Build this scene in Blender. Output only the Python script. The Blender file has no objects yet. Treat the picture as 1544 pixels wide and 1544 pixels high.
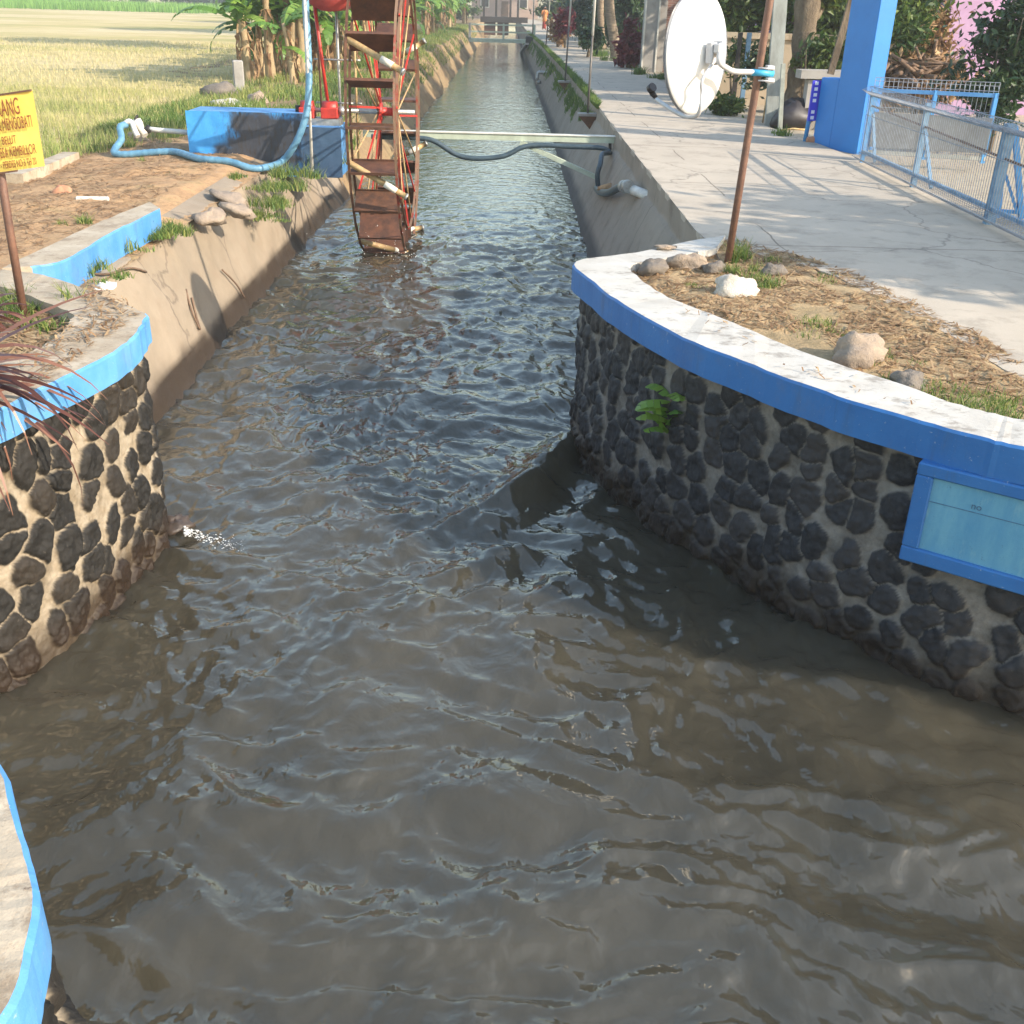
import bpy, math, random
import numpy as np
from mathutils import Vector, Matrix
from math import sin, cos, pi, radians, sqrt, atan2

C = bpy.context.scene.collection
random.seed(7)
RNG = np.random.default_rng(11)

# ------------------------------------------------------------------ camera numbers
F, H = 1569.0, 3.4
YAW, PITCH, ROLL = radians(0.87), radians(26.07), 0.028
fwd = np.array([sin(YAW)*cos(PITCH), cos(YAW)*cos(PITCH), -sin(PITCH)])
_r = np.array([cos(YAW), -sin(YAW), 0.0]); _d = np.cross(fwd, _r)
RT = _r*cos(ROLL) - _d*sin(ROLL); DN = _r*sin(ROLL) + _d*cos(ROLL)
def ray(x, y): return fwd + RT*(x-772)/F + DN*(y-772)/F
def at(x, y, z=0.0):                       # measured point of the photo on the level z
    v = ray(x, y); t = (z-H)/v[2]; return Vector(np.array([0, 0, H]) + v*t)
def aty(x, y, Y):                          # measured point of the photo at the distance Y
    v = ray(x, y); t = Y/v[1]; return Vector(np.array([0, 0, H]) + v*t)

# ------------------------------------------------------------------ noise
_perm = {}
def perlin(x, y, seed=0):
    if seed not in _perm:
        r = np.random.default_rng(seed+100); p = r.permutation(256)
        a = r.uniform(0, 2*pi, 256); _perm[seed] = (np.concatenate([p, p]), np.cos(a), np.sin(a))
    p, gx, gy = _perm[seed]
    x = np.asarray(x, float); y = np.asarray(y, float)
    xi = np.floor(x).astype(int); yi = np.floor(y).astype(int); xf = x-xi; yf = y-yi
    xi &= 255; yi &= 255
    u = xf*xf*xf*(xf*(xf*6-15)+10); v = yf*yf*yf*(yf*(yf*6-15)+10)
    def g(ix, iy, fx, fy):
        h = p[p[ix & 255] + (iy & 255)]; return gx[h]*fx + gy[h]*fy
    a = g(xi, yi, xf, yf); b = g(xi+1, yi, xf-1, yf); c = g(xi, yi+1, xf, yf-1); d = g(xi+1, yi+1, xf-1, yf-1)
    return (a+(b-a)*u)*(1-v) + (c+(d-c)*u)*v
def fbm(x, y, seed=0, oct=4):
    s = 0; a = 1.0
    for o in range(oct):
        s = s + a*perlin(np.asarray(x)*2**o, np.asarray(y)*2**o, seed+o); a *= .5
    return s
def sstep(a, b, x):
    t = np.clip((np.asarray(x, float)-a)/(b-a), 0, 1); return t*t*(3-2*t)

# ------------------------------------------------------------------ object helpers
def tag(o, label=None, cat=None, group=None, kind=None):
    if label: o['label'] = label
    if cat: o['category'] = cat
    if group: o['group'] = group
    if kind: o['kind'] = kind
    return o
def thing(name, label, cat, loc=(0, 0, 0), group=None):
    o = bpy.data.objects.new(name, None); C.objects.link(o); o.location = loc; o.empty_display_size = .2
    return tag(o, label, cat, group)
def link_mesh(name, me, mats, parent=None):
    for m in (mats if isinstance(mats, (list, tuple)) else [mats]): me.materials.append(m)
    o = bpy.data.objects.new(name, me); C.objects.link(o)
    if parent is not None: o.parent = parent
    return o
def root_of(p):
    v = Vector((0, 0, 0))
    while p is not None: v += p.location; p = p.parent
    return v
def copy_tree(o, parent=None):
    c = o.copy(); C.objects.link(c)
    if parent is not None: c.parent = parent
    for ch in list(o.children): copy_tree(ch, c)
    return c
def np_mesh(name, V, Fc, mats, parent=None, attrs=None, smooth=True, mi=None):
    V = np.asarray(V, np.float32).copy()
    if parent is not None: V -= np.array(root_of(parent), np.float32)
    Fc = np.asarray(Fc, np.int32); k = Fc.shape[1]
    me = bpy.data.meshes.new(name)
    me.vertices.add(len(V)); me.vertices.foreach_set('co', V.ravel())
    me.loops.add(Fc.size); me.loops.foreach_set('vertex_index', Fc.ravel())
    me.polygons.add(len(Fc)); me.polygons.foreach_set('loop_start', np.arange(0, Fc.size, k, dtype=np.int32))
    me.polygons.foreach_set('use_smooth', np.full(len(Fc), smooth))
    if mi is not None: me.polygons.foreach_set('material_index', np.asarray(mi, np.int32))
    me.update(calc_edges=True)
    for n, a in (attrs or {}).items():
        t = me.attributes.new(n, 'FLOAT', 'POINT'); t.data.foreach_set('value', np.asarray(a, np.float32).ravel())
    me.validate()
    return link_mesh(name, me, mats, parent)
def grid_faces(nr, nc, keep=None):
    i = np.arange(nr*nc).reshape(nr, nc)
    f = np.stack([i[:-1, :-1], i[:-1, 1:], i[1:, 1:], i[1:, :-1]], -1).reshape(-1, 4)
    return f if keep is None else f[keep.ravel()]

class MB:
    def __init__(s): s.v = []; s.f = []; s.m = []; s.sm = []
    def face(s, pts, m=0, sm=False):
        n = len(s.v); s.v += [tuple(p) for p in pts]; s.f.append(tuple(range(n, n+len(pts)))); s.m.append(m); s.sm.append(sm)
    def box(s, c, sz, R=None, m=0, taper=1.0, bev=0.0):
        c = Vector(c); hx, hy, hz = [q/2 for q in sz]
        def P(x, y, z):
            k = taper if z > 0 else 1.0
            q = Vector((x*k, y*k, z)); return c + (R @ q if R else q)
        b = min(bev, hx*.9, hy*.9, hz*.9)
        if b <= 0:
            n = len(s.v)
            s.v += [tuple(P(x*hx, y*hy, z*hz)) for z in (-1, 1) for y in (-1, 1) for x in (-1, 1)]
            for q in ((0, 2, 3, 1), (4, 5, 7, 6), (0, 1, 5, 4), (2, 6, 7, 3), (0, 4, 6, 2), (1, 3, 7, 5)):
                s.f.append(tuple(n+i for i in q)); s.m.append(m); s.sm.append(False)
            return
        idx = {}
        n = len(s.v)
        for ax in range(3):
            for sx in (-1, 1):
                for sy in (-1, 1):
                    for sz_ in (-1, 1):
                        d = [hx-b, hy-b, hz-b]; d[ax] = [hx, hy, hz][ax]
                        idx[(ax, sx, sy, sz_)] = len(s.v); s.v.append(tuple(P(sx*d[0], sy*d[1], sz_*d[2])))
        def q(*ks): s.f.append(tuple(idx[k] for k in ks)); s.m.append(m); s.sm.append(False)
        for g in (-1, 1):
            q((0, g, -1, -1), (0, g, 1, -1), (0, g, 1, 1), (0, g, -1, 1))
            q((1, -1, g, -1), (1, 1, g, -1), (1, 1, g, 1), (1, -1, g, 1))
            q((2, -1, -1, g), (2, 1, -1, g), (2, 1, 1, g), (2, -1, 1, g))
            for h in (-1, 1):
                q((0, g, h, -1), (0, g, h, 1), (1, g, h, 1), (1, g, h, -1))
                q((1, -1, g, h), (1, 1, g, h), (2, 1, g, h), (2, -1, g, h))
                q((0, g, -1, h), (0, g, 1, h), (2, g, 1, h), (2, g, -1, h))
                for k in (-1, 1): q((0, g, h, k), (1, g, h, k), (2, g, h, k))
    def tube(s, path, r, n=8, m=0, caps=True, sm=True, squash=None):
        P = [Vector(p) for p in path]; k = len(P)
        R = r if isinstance(r, (list, tuple, np.ndarray)) else [r]*k
        T = []
        for i in range(k):
            a = P[max(i-1, 0)]; b = P[min(i+1, k-1)]; t = (b-a)
            T.append(t.normalized() if t.length > 1e-9 else Vector((0, 0, 1)))
        up = Vector((0, 0, 1)) if abs(T[0].z) < .9 else Vector((1, 0, 0))
        u = T[0].cross(up).normalized(); base = len(s.v)
        for i in range(k):
            u = (u - T[i]*u.dot(T[i]))
            u = u.normalized() if u.length > 1e-6 else T[i].orthogonal().normalized()
            w = T[i].cross(u)
            for j in range(n):
                a = 2*pi*j/n
                s.v.append(tuple(P[i] + (u*cos(a) + w*sin(a)*(squash or 1))*R[i]))
        for i in range(k-1):
            for j in range(n):
                a = base+i*n+j; b = base+i*n+(j+1) % n
                s.f.append((a, b, b+n, a+n)); s.m.append(m); s.sm.append(sm)
        if caps:
            s.f.append(tuple(base+j for j in reversed(range(n)))); s.m.append(m); s.sm.append(False)
            s.f.append(tuple(base+(k-1)*n+j for j in range(n))); s.m.append(m); s.sm.append(False)
    def bar(s, a, b, w, h, m=0, up=(0, 0, 1)):
        a = Vector(a); b = Vector(b); t = (b-a); L = t.length; t.normalize(); up = Vector(up)
        if abs(t.dot(up)) > .95: up = Vector((0, 1, 0))
        x = t.cross(up).normalized(); z = x.cross(t)
        s.box((a+b)/2, (w, L, h), Matrix((x, t, z)).transposed(), m)
    def blob(s, c, rad, seed=0, n=10, rough=.25, m=0, R=None):
        rr = np.random.default_rng(seed); c = Vector(c); base = len(s.v); ph = rr.uniform(0, 6.28, 9); k = n//2+2
        for i in range(k):
            th = pi*i/(k-1)
            for j in range(n):
                a = 2*pi*j/n
                q = 1+rough*(sin(2*a+ph[0])*sin(th)*.4+cos(3*th+ph[1]+a)*.4+sin(3*a+ph[2]+2*th)*.35*sin(th)+rr.uniform(-.08, .08)*sin(th))
                q *= 1+rough*.9*float(fbm(cos(a)*sin(th)*1.7+seed*3.1, cos(th)*1.7+sin(a)*sin(th)*1.3+seed, 7, 4))
                d = Vector((sin(th)*cos(a)*rad[0]*q, sin(th)*sin(a)*rad[1]*q, cos(th)*rad[2]*(q if 0 < i < k-1 else 1)))
                s.v.append(tuple(c+(R @ d if R else d)))
        for i in range(k-1):
            for j in range(n):
                a = base+i*n+j; b = base+i*n+(j+1) % n
                s.f.append((a, a+n, b+n, b)); s.m.append(m); s.sm.append(True)
    def build(s, name, mats, parent=None):
        o = root_of(parent) if parent is not None else Vector((0, 0, 0))
        me = bpy.data.meshes.new(name)
        me.from_pydata([(a-o.x, b-o.y, c-o.z) for a, b, c in s.v], [], s.f)
        me.polygons.foreach_set('material_index', s.m); me.polygons.foreach_set('use_smooth', s.sm)
        me.update(); return link_mesh(name, me, mats, parent)

def smooth_path(pts, n=8):
    P = [Vector(p) for p in pts]; out = []
    for i in range(len(P)-1):
        p0 = P[max(i-1, 0)]; p1 = P[i]; p2 = P[i+1]; p3 = P[min(i+2, len(P)-1)]
        for k in range(n):
            t = k/n
            out.append(.5*((2*p1)+(p2-p0)*t+(2*p0-5*p1+4*p2-p3)*t*t+(3*p1-p0-3*p2+p3)*t**3))
    out.append(P[-1]); return out

# ------------------------------------------------------------------ materials
class N:
    def __init__(s, name):
        s.m = bpy.data.materials.new(name); s.m.use_nodes = True; s.t = s.m.node_tree
        s.b = s.t.nodes['Principled BSDF']; s.out = s.t.nodes['Material Output']
        s.co = s.t.nodes.new('ShaderNodeTexCoord').outputs['Object']
    def n(s, typ, **k):
        q = s.t.nodes.new(typ)
        for a, v in k.items():
            if hasattr(q, a): setattr(q, a, v)
            else: q.inputs[a].default_value = v
        return q
    def l(s, a, b): s.t.links.new(a, b)
    def noise(s, scale, detail=5, rough=.6, stretch=None, dist=0.0, off=None):
        q = s.n('ShaderNodeTexNoise'); q.inputs['Scale'].default_value = scale; q.inputs['Detail'].default_value = detail
        q.inputs['Roughness'].default_value = rough; q.inputs['Distortion'].default_value = dist
        co = s.co
        if stretch or off:
            mp = s.n('ShaderNodeMapping'); s.l(co, mp.inputs['Vector'])
            if stretch: mp.inputs['Scale'].default_value = stretch
            if off: mp.inputs['Location'].default_value = off
            co = mp.outputs['Vector']
        s.l(co, q.inputs['Vector']); return q.outputs['Fac']
    def ramp(s, fac, stops, interp='LINEAR'):
        q = s.n('ShaderNodeValToRGB'); q.color_ramp.interpolation = interp; e = q.color_ramp.elements
        while len(e) < len(stops): e.new(.5)
        for i, (p, c) in enumerate(stops):
            e[i].position = p; e[i].color = (*c, 1) if len(c) == 3 else c
        s.l(fac, q.inputs['Fac']); return q.outputs['Color']
    def thr(s, fac, a, b): return s.ramp(fac, [(a, (0, 0, 0)), (b, (1, 1, 1))])
    def mix(s, fac, a, b, typ='MIX'):
        q = s.n('ShaderNodeMix'); q.data_type = 'RGBA'; q.blend_type = typ
        for k, v in ((6, a), (7, b)):
            if isinstance(v, (tuple, list)): q.inputs[k].default_value = (*v, 1)
            else: s.l(v, q.inputs[k])
        if isinstance(fac, (int, float)): q.inputs[0].default_value = fac
        else: s.l(fac, q.inputs[0])
        return q.outputs[2]
    def math(s, op, a, b=0.0):
        q = s.n('ShaderNodeMath'); q.operation = op
        for i, v in enumerate((a, b)):
            if isinstance(v, (int, float)): q.inputs[i].default_value = v
            else: s.l(v, q.inputs[i])
        return q.outputs[0]
    def attr(s, name):
        q = s.n('ShaderNodeAttribute'); q.attribute_name = name; return q.outputs['Fac']
    def sep(s):
        q = s.n('ShaderNodeSeparateXYZ'); s.l(s.co, q.inputs[0]); return q.outputs
    def base(s, c):
        if isinstance(c, (tuple, list)): s.b.inputs['Base Color'].default_value = (*c, 1)
        else: s.l(c, s.b.inputs['Base Color'])
    def rough(s, r):
        if isinstance(r, (int, float)): s.b.inputs['Roughness'].default_value = r
        else: s.l(r, s.b.inputs['Roughness'])
    def bump(s, h, strength=.3, dist=.02, prev=None):
        q = s.n('ShaderNodeBump'); q.inputs['Strength'].default_value = strength; q.inputs['Distance'].default_value = dist
        s.l(h, q.inputs['Height'])
        if prev is not None: s.l(prev, q.inputs['Normal'])
        s.l(q.outputs[0], s.b.inputs['Normal']); return q.outputs[0]
def plain(name, c1, c2=None, scale=6, rough=.6, bump=.15, metal=0.0, stretch=None, bdist=.01, spec=.5, lo=.35, hi=.65):
    q = N(name); f = q.noise(scale, 6, .65, stretch)
    q.base(q.ramp(f, [(lo, c1), (hi, c2 or tuple(x*.75 for x in c1))]))
    q.rough(rough); q.b.inputs['Metallic'].default_value = metal
    q.b.inputs['Specular IOR Level'].default_value = spec
    if bump: q.bump(q.noise(scale*5, 5, .7, stretch), bump, bdist)
    return q.m
def leafmat(name, lo, mid, hi, trans=.35, rough=.5, attr='tint'):
    q = N(name); c = q.ramp(q.attr(attr), [(0, lo), (.5, mid), (1, hi)])
    q.base(c); q.rough(rough)
    tr = q.n('ShaderNodeBsdfTranslucent'); q.l(c, tr.inputs['Color'])
    mx = q.n('ShaderNodeMixShader'); mx.inputs[0].default_value = trans
    q.l(q.b.outputs[0], mx.inputs[1]); q.l(tr.outputs[0], mx.inputs[2]); q.l(mx.outputs[0], q.out.inputs[0])
    return q.m

# water: turbid brown, glossy
q = N('muddy_water')
q.base(q.ramp(q.noise(.7, 4, .6, (1, .6, 1), .6), [(.3, (.037, .034, .025)), (.7, (.062, .055, .040))]))
q.rough(.02); q.b.inputs['IOR'].default_value = 1.62
q.b.inputs['Specular Tint'].default_value = (1, .95, .86, 1)
q.b.subsurface_method = 'BURLEY'; q.b.inputs['Subsurface Weight'].default_value = 1; q.b.inputs['Subsurface Radius'].default_value = (1, .9, .7); q.b.inputs['Subsurface Scale'].default_value = .35; q.b.inputs['Specular IOR Level'].default_value = .5
b1 = q.bump(q.noise(5.5, 3, .5, (1, .8, 1), .4), .4, .05)
q.bump(q.noise(17, 2, .5, (1, .7, 1), .3), .14, .012, b1)
M_WATER = q.m
# wall of rubble stones in mortar
def stone_mat(name, mortar1, mortar2, s1, s2, s3):
    q = N(name); t = q.attr('tint')
    st = q.ramp(t, [(0, s1), (.6, s2), (1, s3)])
    st = q.mix(q.thr(q.noise(22, 6, .7), .35, .75), st, tuple(x*1.9 for x in s2))
    st = q.mix(q.math('MULTIPLY', q.thr(q.noise(55, 4, .7), .66, .74), .6), st, (.26, .24, .21))
    mo = q.ramp(q.noise(9, 6, .7), [(.3, mortar1), (.7, mortar2)])
    mo = q.mix(q.math('MULTIPLY', q.thr(q.noise(3.1, 7, .75), .47, .68), .75), mo, tuple(x*.38 for x in mortar1))
    c = q.mix(q.attr('stone'), mo, st)
    c = q.mix(q.attr('wet'), c, (.028, .018, .012))
    q.base(c); q.rough(q.ramp(q.attr('wet'), [(0, (.62, .62, .62)), (1, (.3, .3, .3))]))
    q.b.inputs['Specular IOR Level'].default_value = .25
    q.bump(q.noise(60, 6, .75), .6, .012); return q.m
M_STONE_R = stone_mat('rubble_stone_grey_mortar', (.15, .13, .11), (.28, .25, .215), (.016, .017, .020), (.028, .028, .031), (.055, .048, .045))
M_STONE_L = stone_mat('rubble_stone_cream_mortar', (.20, .155, .10), (.36, .31, .24), (.008, .008, .008), (.014, .013, .012), (.034, .026, .019))
def paint_side(name, c1, c2):
    q = N(name)
    c = q.ramp(q.noise(3, 5, .6), [(.3, c1), (.7, c2)])
    c = q.mix(q.math('MULTIPLY', q.thr(q.noise(7, 6, .7, (1, 1, .12)), .55, .72), .45), c, (.05, .09, .14))
    c = q.mix(q.thr(q.noise(40, 4, .7), .66, .74), c, (.42, .45, .47))
    c = q.mix(q.math('MULTIPLY', q.thr(q.noise(2.2, 7, .75), .52, .7), .5), c, tuple(x*.5+.08 for x in c1))
    q.base(c); q.rough(.55); q.bump(q.noise(30, 5, .7), .25, .01); return q.m
M_BLUE = paint_side('blue_wall_paint', (.022, .125, .35), (.034, .165, .42))
M_LBLUE = paint_side('light_blue_wall_paint', (.05, .20, .47), (.11, .30, .57))
q = N('white_coping_paint')
c = q.ramp(q.noise(2.5, 6, .65), [(.3, (.54, .515, .47)), (.7, (.42, .385, .335))])
c = q.mix(q.math('MULTIPLY', q.thr(q.noise(5.5, 7, .72, (1, 1.6, 1)), .53, .63), .8), c, (.25, .22, .185))
c = q.mix(q.thr(q.noise(28, 5, .7), .66, .74), c, (.2, .17, .14))
q.base(c); q.rough(.75); q.bump(q.noise(25, 6, .7), .35, .01); M_WHITE = q.m
q = N('worn_cream_coping')
c = q.ramp(q.noise(3, 6, .65), [(.3, (.46, .39, .30)), (.7, (.31, .245, .17))])
c = q.mix(q.math('MULTIPLY', q.thr(q.noise(5, 8, .78), .50, .62), .7), c, (.20, .145, .095))
c = q.mix(q.thr(q.noise(24, 5, .75), .62, .72), c, (.14, .10, .07)); q.base(c); q.rough(.85); q.bump(q.noise(25, 6, .7), .5, .012)
M_CREAM = q.m
def concrete(name, c1, c2, stain, st=.6, streak=(1, 1, 1), crack=True):
    q = N(name); c = q.ramp(q.noise(1.1, 7, .65), [(.3, c1), (.7, c2)])
    c = q.mix(q.math('MULTIPLY', q.thr(q.noise(2.6, 7, .7, streak), .5, .7), st), c, stain)
    c = q.mix(q.thr(q.noise(70, 4, .8), .66, .74), c, tuple(x*.45 for x in c1))
    if crack:
        v = q.n('ShaderNodeTexVoronoi'); v.feature = 'DISTANCE_TO_EDGE'; v.inputs['Scale'].default_value = .42
        w = q.n('ShaderNodeTexNoise'); w.inputs['Scale'].default_value = 2.2; w.inputs['Detail'].default_value = 5; q.l(q.co, w.inputs['Vector'])
        a = q.n('ShaderNodeVectorMath'); a.operation = 'MULTIPLY_ADD'; q.l(w.outputs['Color'], a.inputs[0]); a.inputs[1].default_value = (.55,)*3; q.l(q.co, a.inputs[2])
        q.l(a.outputs[0], v.inputs['Vector'])
        c = q.mix(q.math('MULTIPLY', q.ramp(v.outputs['Distance'], [(0, (1, 1, 1)), (.008, (0, 0, 0))]), .55), c, (.1, .085, .07))
    q.base(c); q.rough(.85); q.bump(q.noise(38, 7, .75), .4, .01); return q.m
def joints(m):                                             # straw-filled joints cast across the slab
    nt = m.node_tree; b = nt.nodes['Principled BSDF']; old = b.inputs['Base Color'].links[0].from_socket; q = N.__new__(N); q.t = nt; q.co = [x for x in nt.nodes if x.bl_idname == 'ShaderNodeTexCoord'][0].outputs['Object']; q.b = b
    y = q.math('ADD', q.sep()[1], q.math('MULTIPLY', q.noise(1.5, 4, .7), .10)); f = q.math('LESS_THAN', q.math('MODULO', q.math('ADD', y, 1.3), 3.6), .022)
    x = q.math('ADD', q.sep()[0], q.math('MULTIPLY', q.noise(1.1, 4, .7), .12)); g = q.math('LESS_THAN', q.math('ABSOLUTE', q.math('SUBTRACT', x, 2.55)), .010)
    g = q.math('MULTIPLY', g, q.thr(q.noise(.8, 2, .5), .46, .52))
    c = q.mix(q.math('MULTIPLY', q.math('MAXIMUM', f, g), .75), old, (.12, .095, .07)); q.base(c); return m
M_ROAD = concrete('road_concrete', (.46, .395, .315), (.375, .32, .255), (.26, .22, .175), .8)
joints(M_ROAD)
M_BANKR = concrete('bank_concrete_grey', (.29, .24, .19), (.225, .185, .145), (.15, .11, .08), .7, (1, 1, 1), False)
def wetband(m):                                            # damp, darker strip of lining along the waterline
    nt = m.node_tree; b = nt.nodes['Principled BSDF']; old = b.inputs['Base Color'].links[0].from_socket; q = N.__new__(N); q.t = nt; q.b = b; q.base(q.mix(q.attr('wet'), old, (.075, .066, .06)))
    return m
joints(M_BANKR); wetband(M_BANKR)
M_POLEDARK = plain('dark_pole_steel', (.15, .135, .12), (.09, .08, .072), 12, .5, .1, .3)
q = N('bank_concrete_brown')
c = q.ramp(q.noise(1.4, 7, .65), [(.3, (.30, .24, .175)), (.7, (.215, .17, .12))])
c = q.mix(q.math('MULTIPLY', q.thr(q.noise(3.2, 7, .7), .5, .68), .6), c, (.24, .18, .125))
c = q.mix(q.thr(q.noise(45, 5, .8), .64, .74), c, (.16, .115, .08))
v = q.n('ShaderNodeTexVoronoi'); v.feature = 'DISTANCE_TO_EDGE'; v.inputs['Scale'].default_value = .55
w = q.n('ShaderNodeTexNoise'); w.inputs['Scale'].default_value = 1.7; w.inputs['Detail'].default_value = 6; q.l(q.co, w.inputs['Vector'])
a = q.n('ShaderNodeVectorMath'); a.operation = 'MULTIPLY_ADD'; q.l(w.outputs['Color'], a.inputs[0]); a.inputs[1].default_value = (.7,)*3; q.l(q.co, a.inputs[2]); q.l(a.outputs[0], v.inputs['Vector'])
c = q.mix(q.math('MULTIPLY', q.ramp(v.outputs['Distance'], [(0, (1, 1, 1)), (.012, (0, 0, 0))]), .6), c, (.08, .06, .045))
c = q.mix(q.attr('wet'), c, (.040, .028, .019)); q.base(c); q.rough(q.ramp(q.attr('wet'), [(0, (.85, .85, .85)), (1, (.4, .4, .4))])); q.bump(q.noise(30, 7, .75), .55, .014); M_BANKL = q.m
def earth(name, stops, scale, s2, bump=.8, bd=.03):
    q = N(name); c = q.ramp(q.noise(scale, 8, .7), stops)
    c = q.mix(q.math('MULTIPLY', q.thr(q.noise(s2, 6, .75), .5, .68), .6), c, tuple(x*.55 for x in stops[0][1]))
    c = q.mix(q.thr(q.noise(s2*3.7, 4, .8), .62, .7), c, tuple(min(1, x*1.7) for x in stops[-1][1]))
    q.base(c); q.rough(.95); q.b.inputs['Specular IOR Level'].default_value = .2
    q.bump(q.noise(s2*1.3, 8, .75), bump, bd); return q.m
M_DIRT = earth('dirt', [(.3, (.33, .20, .11)), (.55, (.45, .285, .155)), (.75, (.31, .245, .12))], 1.6, 14)
M_SOIL = earth('straw_soil', [(.3, (.30, .225, .125)), (.5, (.42, .30, .17)), (.75, (.50, .37, .21))], 2.4, 16)
M_GROUND = earth('yard_soil', [(.3, (.33, .28, .21)), (.7, (.44, .37, .28))], .8, 9)
M_GRASSEARTH = earth('grassy_earth', [(.3, (.22, .15, .09)), (.5, (.26, .18, .10)), (.7, (.30, .235, .125))], 1.3, 7)
q = N('stubble_field')
f1 = q.noise(.09, 4, .6, (.35, 1, 1)); f2 = q.noise(1.1, 6, .7, (.5, 1.2, 1))
c = q.ramp(f1, [(.38, (.33, .31, .12)), (.5, (.49, .40, .20)), (.62, (.56, .465, .28))])
c = q.mix(q.math('MULTIPLY', q.thr(f2, .45, .7), .5), c, (.27, .21, .10)); q.base(c); q.rough(1.0); q.b.inputs['Specular IOR Level'].default_value = .1
q.bump(q.noise(4, 6, .7), .8, .08); M_FIELD = q.m
M_STRAW = leafmat('straw_blades', (.16, .24, .045), (.41, .38, .15), (.60, .50, .29), .3, .7)
M_GREEN = leafmat('grass_blades', (.05, .11, .02), (.13, .21, .04), (.34, .33, .10), .35, .6)
M_LEAF = leafmat('leaf_green', (.02, .05, .012), (.055, .105, .02), (.17, .22, .045), .35, .45)
M_LEAFD = leafmat('leaf_dark_green', (.010, .03, .012), (.022, .055, .018), (.06, .11, .03), .25, .4)
M_CROTON = leafmat('leaf_crimson', (.07, .008, .018), (.16, .015, .035), (.26, .05, .04), .3, .4)
M_DRYLEAF = leafmat('leaf_dry', (.16, .085, .04), (.30, .18, .09), (.48, .33, .18), .25, .8)
M_CROP = leafmat('young_crop', (.08, .20, .02), (.15, .33, .04), (.28, .46, .08), .35, .6)
M_STRAP = leafmat('strap_leaf_maroon', (.05, .018, .013), (.11, .042, .028), (.25, .12, .075), .2, .3)
M_BANANA = leafmat('banana_leaf', (.06, .14, .025), (.12, .25, .04), (.26, .38, .07), .4, .4)
M_BSTEM = plain('banana_stem', (.42, .33, .19), (.24, .155, .085), 5, .8, .5, 0, (1, 1, .3), .02)
M_BARK = plain('grey_bark', (.20, .155, .105), (.085, .062, .042), 5, .95, .9, 0, (1, 1, .5), .04)
M_PALM = plain('palm_trunk', (.30, .235, .165), (.15, .11, .075), 7, .9, .7, 0, (.6, .6, 2.5), .03)
M_RUST = plain('rusty_iron', (.15, .065, .032), (.065, .033, .022), 9, .7, .4, .25)
M_RUSTPOLE = plain('rusty_pole', (.17, .085, .055), (.10, .052, .038), 14, .6, .3, .1)
M_WORNRED = plain('worn_red_iron', (.26, .04, .026), (.22, .135, .085), 3, .6, .2, .1, None, .01, .5, .40, .50)
M_PADDLE = plain('rusty_paddle', (.15, .062, .034), (.055, .027, .02), 5, .62, .35, .15)
M_RED = plain('red_paint', (.52, .035, .022), (.34, .025, .018), 8, .45, .15)
M_REDTANK = plain('faded_red_paint', (.46, .075, .06), (.30, .04, .035), 5, .5, .2)
M_BAMBOO = plain('bamboo', (.46, .33, .15), (.28, .17, .08), 12, .6, .3, 0, (1, 1, 1))
M_STEEL = plain('galvanised_steel', (.42, .42, .41), (.28, .27, .25), 12, .45, .15, .6)
M_DARK = plain('dark_iron', (.05, .042, .04), (.025, .022, .022), 12, .6, .3, .3)
M_PVC = plain('white_pvc', (.70, .68, .63), (.52, .50, .46), 8, .4, .1)
M_HOSE = plain('blue_hose', (.14, .30, .42), (.075, .19, .30), 6, .45, .1)
M_HOSEUP = plain('bright_blue_hose', (.09, .32, .62), (.17, .42, .70), 4, .4, .1)
M_DHOSE = plain('dark_grey_hose', (.055, .085, .105), (.03, .05, .065), 10, .4, .1)
M_GREENPAINT = plain('pale_green_paint', (.47, .53, .42), (.36, .40, .31), 5, .55, .2)
M_PALEWHITE = plain('pale_white_paint', (.66, .63, .56), (.50, .47, .40), 5, .6, .2)
M_DISH = plain('dish_white_paint', (.76, .76, .74), (.70, .70, .69), 3, .35, .05)
M_GREYPAINT = plain('grey_paint', (.52, .52, .53), (.42, .42, .44), 8, .45, .1)
M_CYAN = plain('cyan_paint', (.05, .38, .62), (.04, .30, .52), 8, .45, .1)
M_BLACKP = plain('black_plastic', (.018, .015, .02), (.03, .026, .03), 8, .5, .1)
M_PILLAR = plain('pillar_blue_paint', (.006, .155, .48), (.008, .18, .54), 2, .5, .1)
M_FENCE = plain('fence_grey_blue_paint', (.17, .30, .44), (.10, .20, .33), 10, .5, .15)
M_FENCEB = plain('fence_blue_paint', (.07, .30, .62), (.05, .22, .50), 8, .45, .1)
M_WIRE = plain('fence_wire', (.34, .38, .44), (.22, .22, .24), 14, .5, .1, .3)
M_SHEET = plain('grey_sheet', (.24, .245, .25), (.19, .19, .19), 3, .55, .1, .1)
M_TANWALL = concrete('tan_plaster', (.42, .34, .25), (.33, .27, .20), (.22, .17, .12), .6)
M_GREYC = concrete('grey_concrete', (.36, .34, .31), (.28, .26, .24), (.18, .16, .14), .6, (1, 1, 1), False)
M_LILAC = plain('lilac_plaster', (.42, .27, .42), (.36, .22, .36), 2, .8, .1)
M_ROOF = plain('roof_tiles', (.30, .13, .08), (.19, .085, .055), 5, .85, .6, 0, (1, 6, 1), .05)
M_PINKWALL = plain('pinkish_plaster', (.42, .31, .26), (.34, .25, .21), 2, .8, .1)
M_WOOD = plain('dry_wood', (.20, .13, .085), (.10, .062, .042), 9, .9, .5)
M_ROCKW = plain('pale_rock', (.58, .54, .48), (.40, .35, .29), 7, .9, .7, 0, None, .03)
M_ROCKG = plain('brown_grey_rock', (.36, .28, .21), (.24, .19, .15), 7, .9, .7, 0, None, .03)
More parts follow.
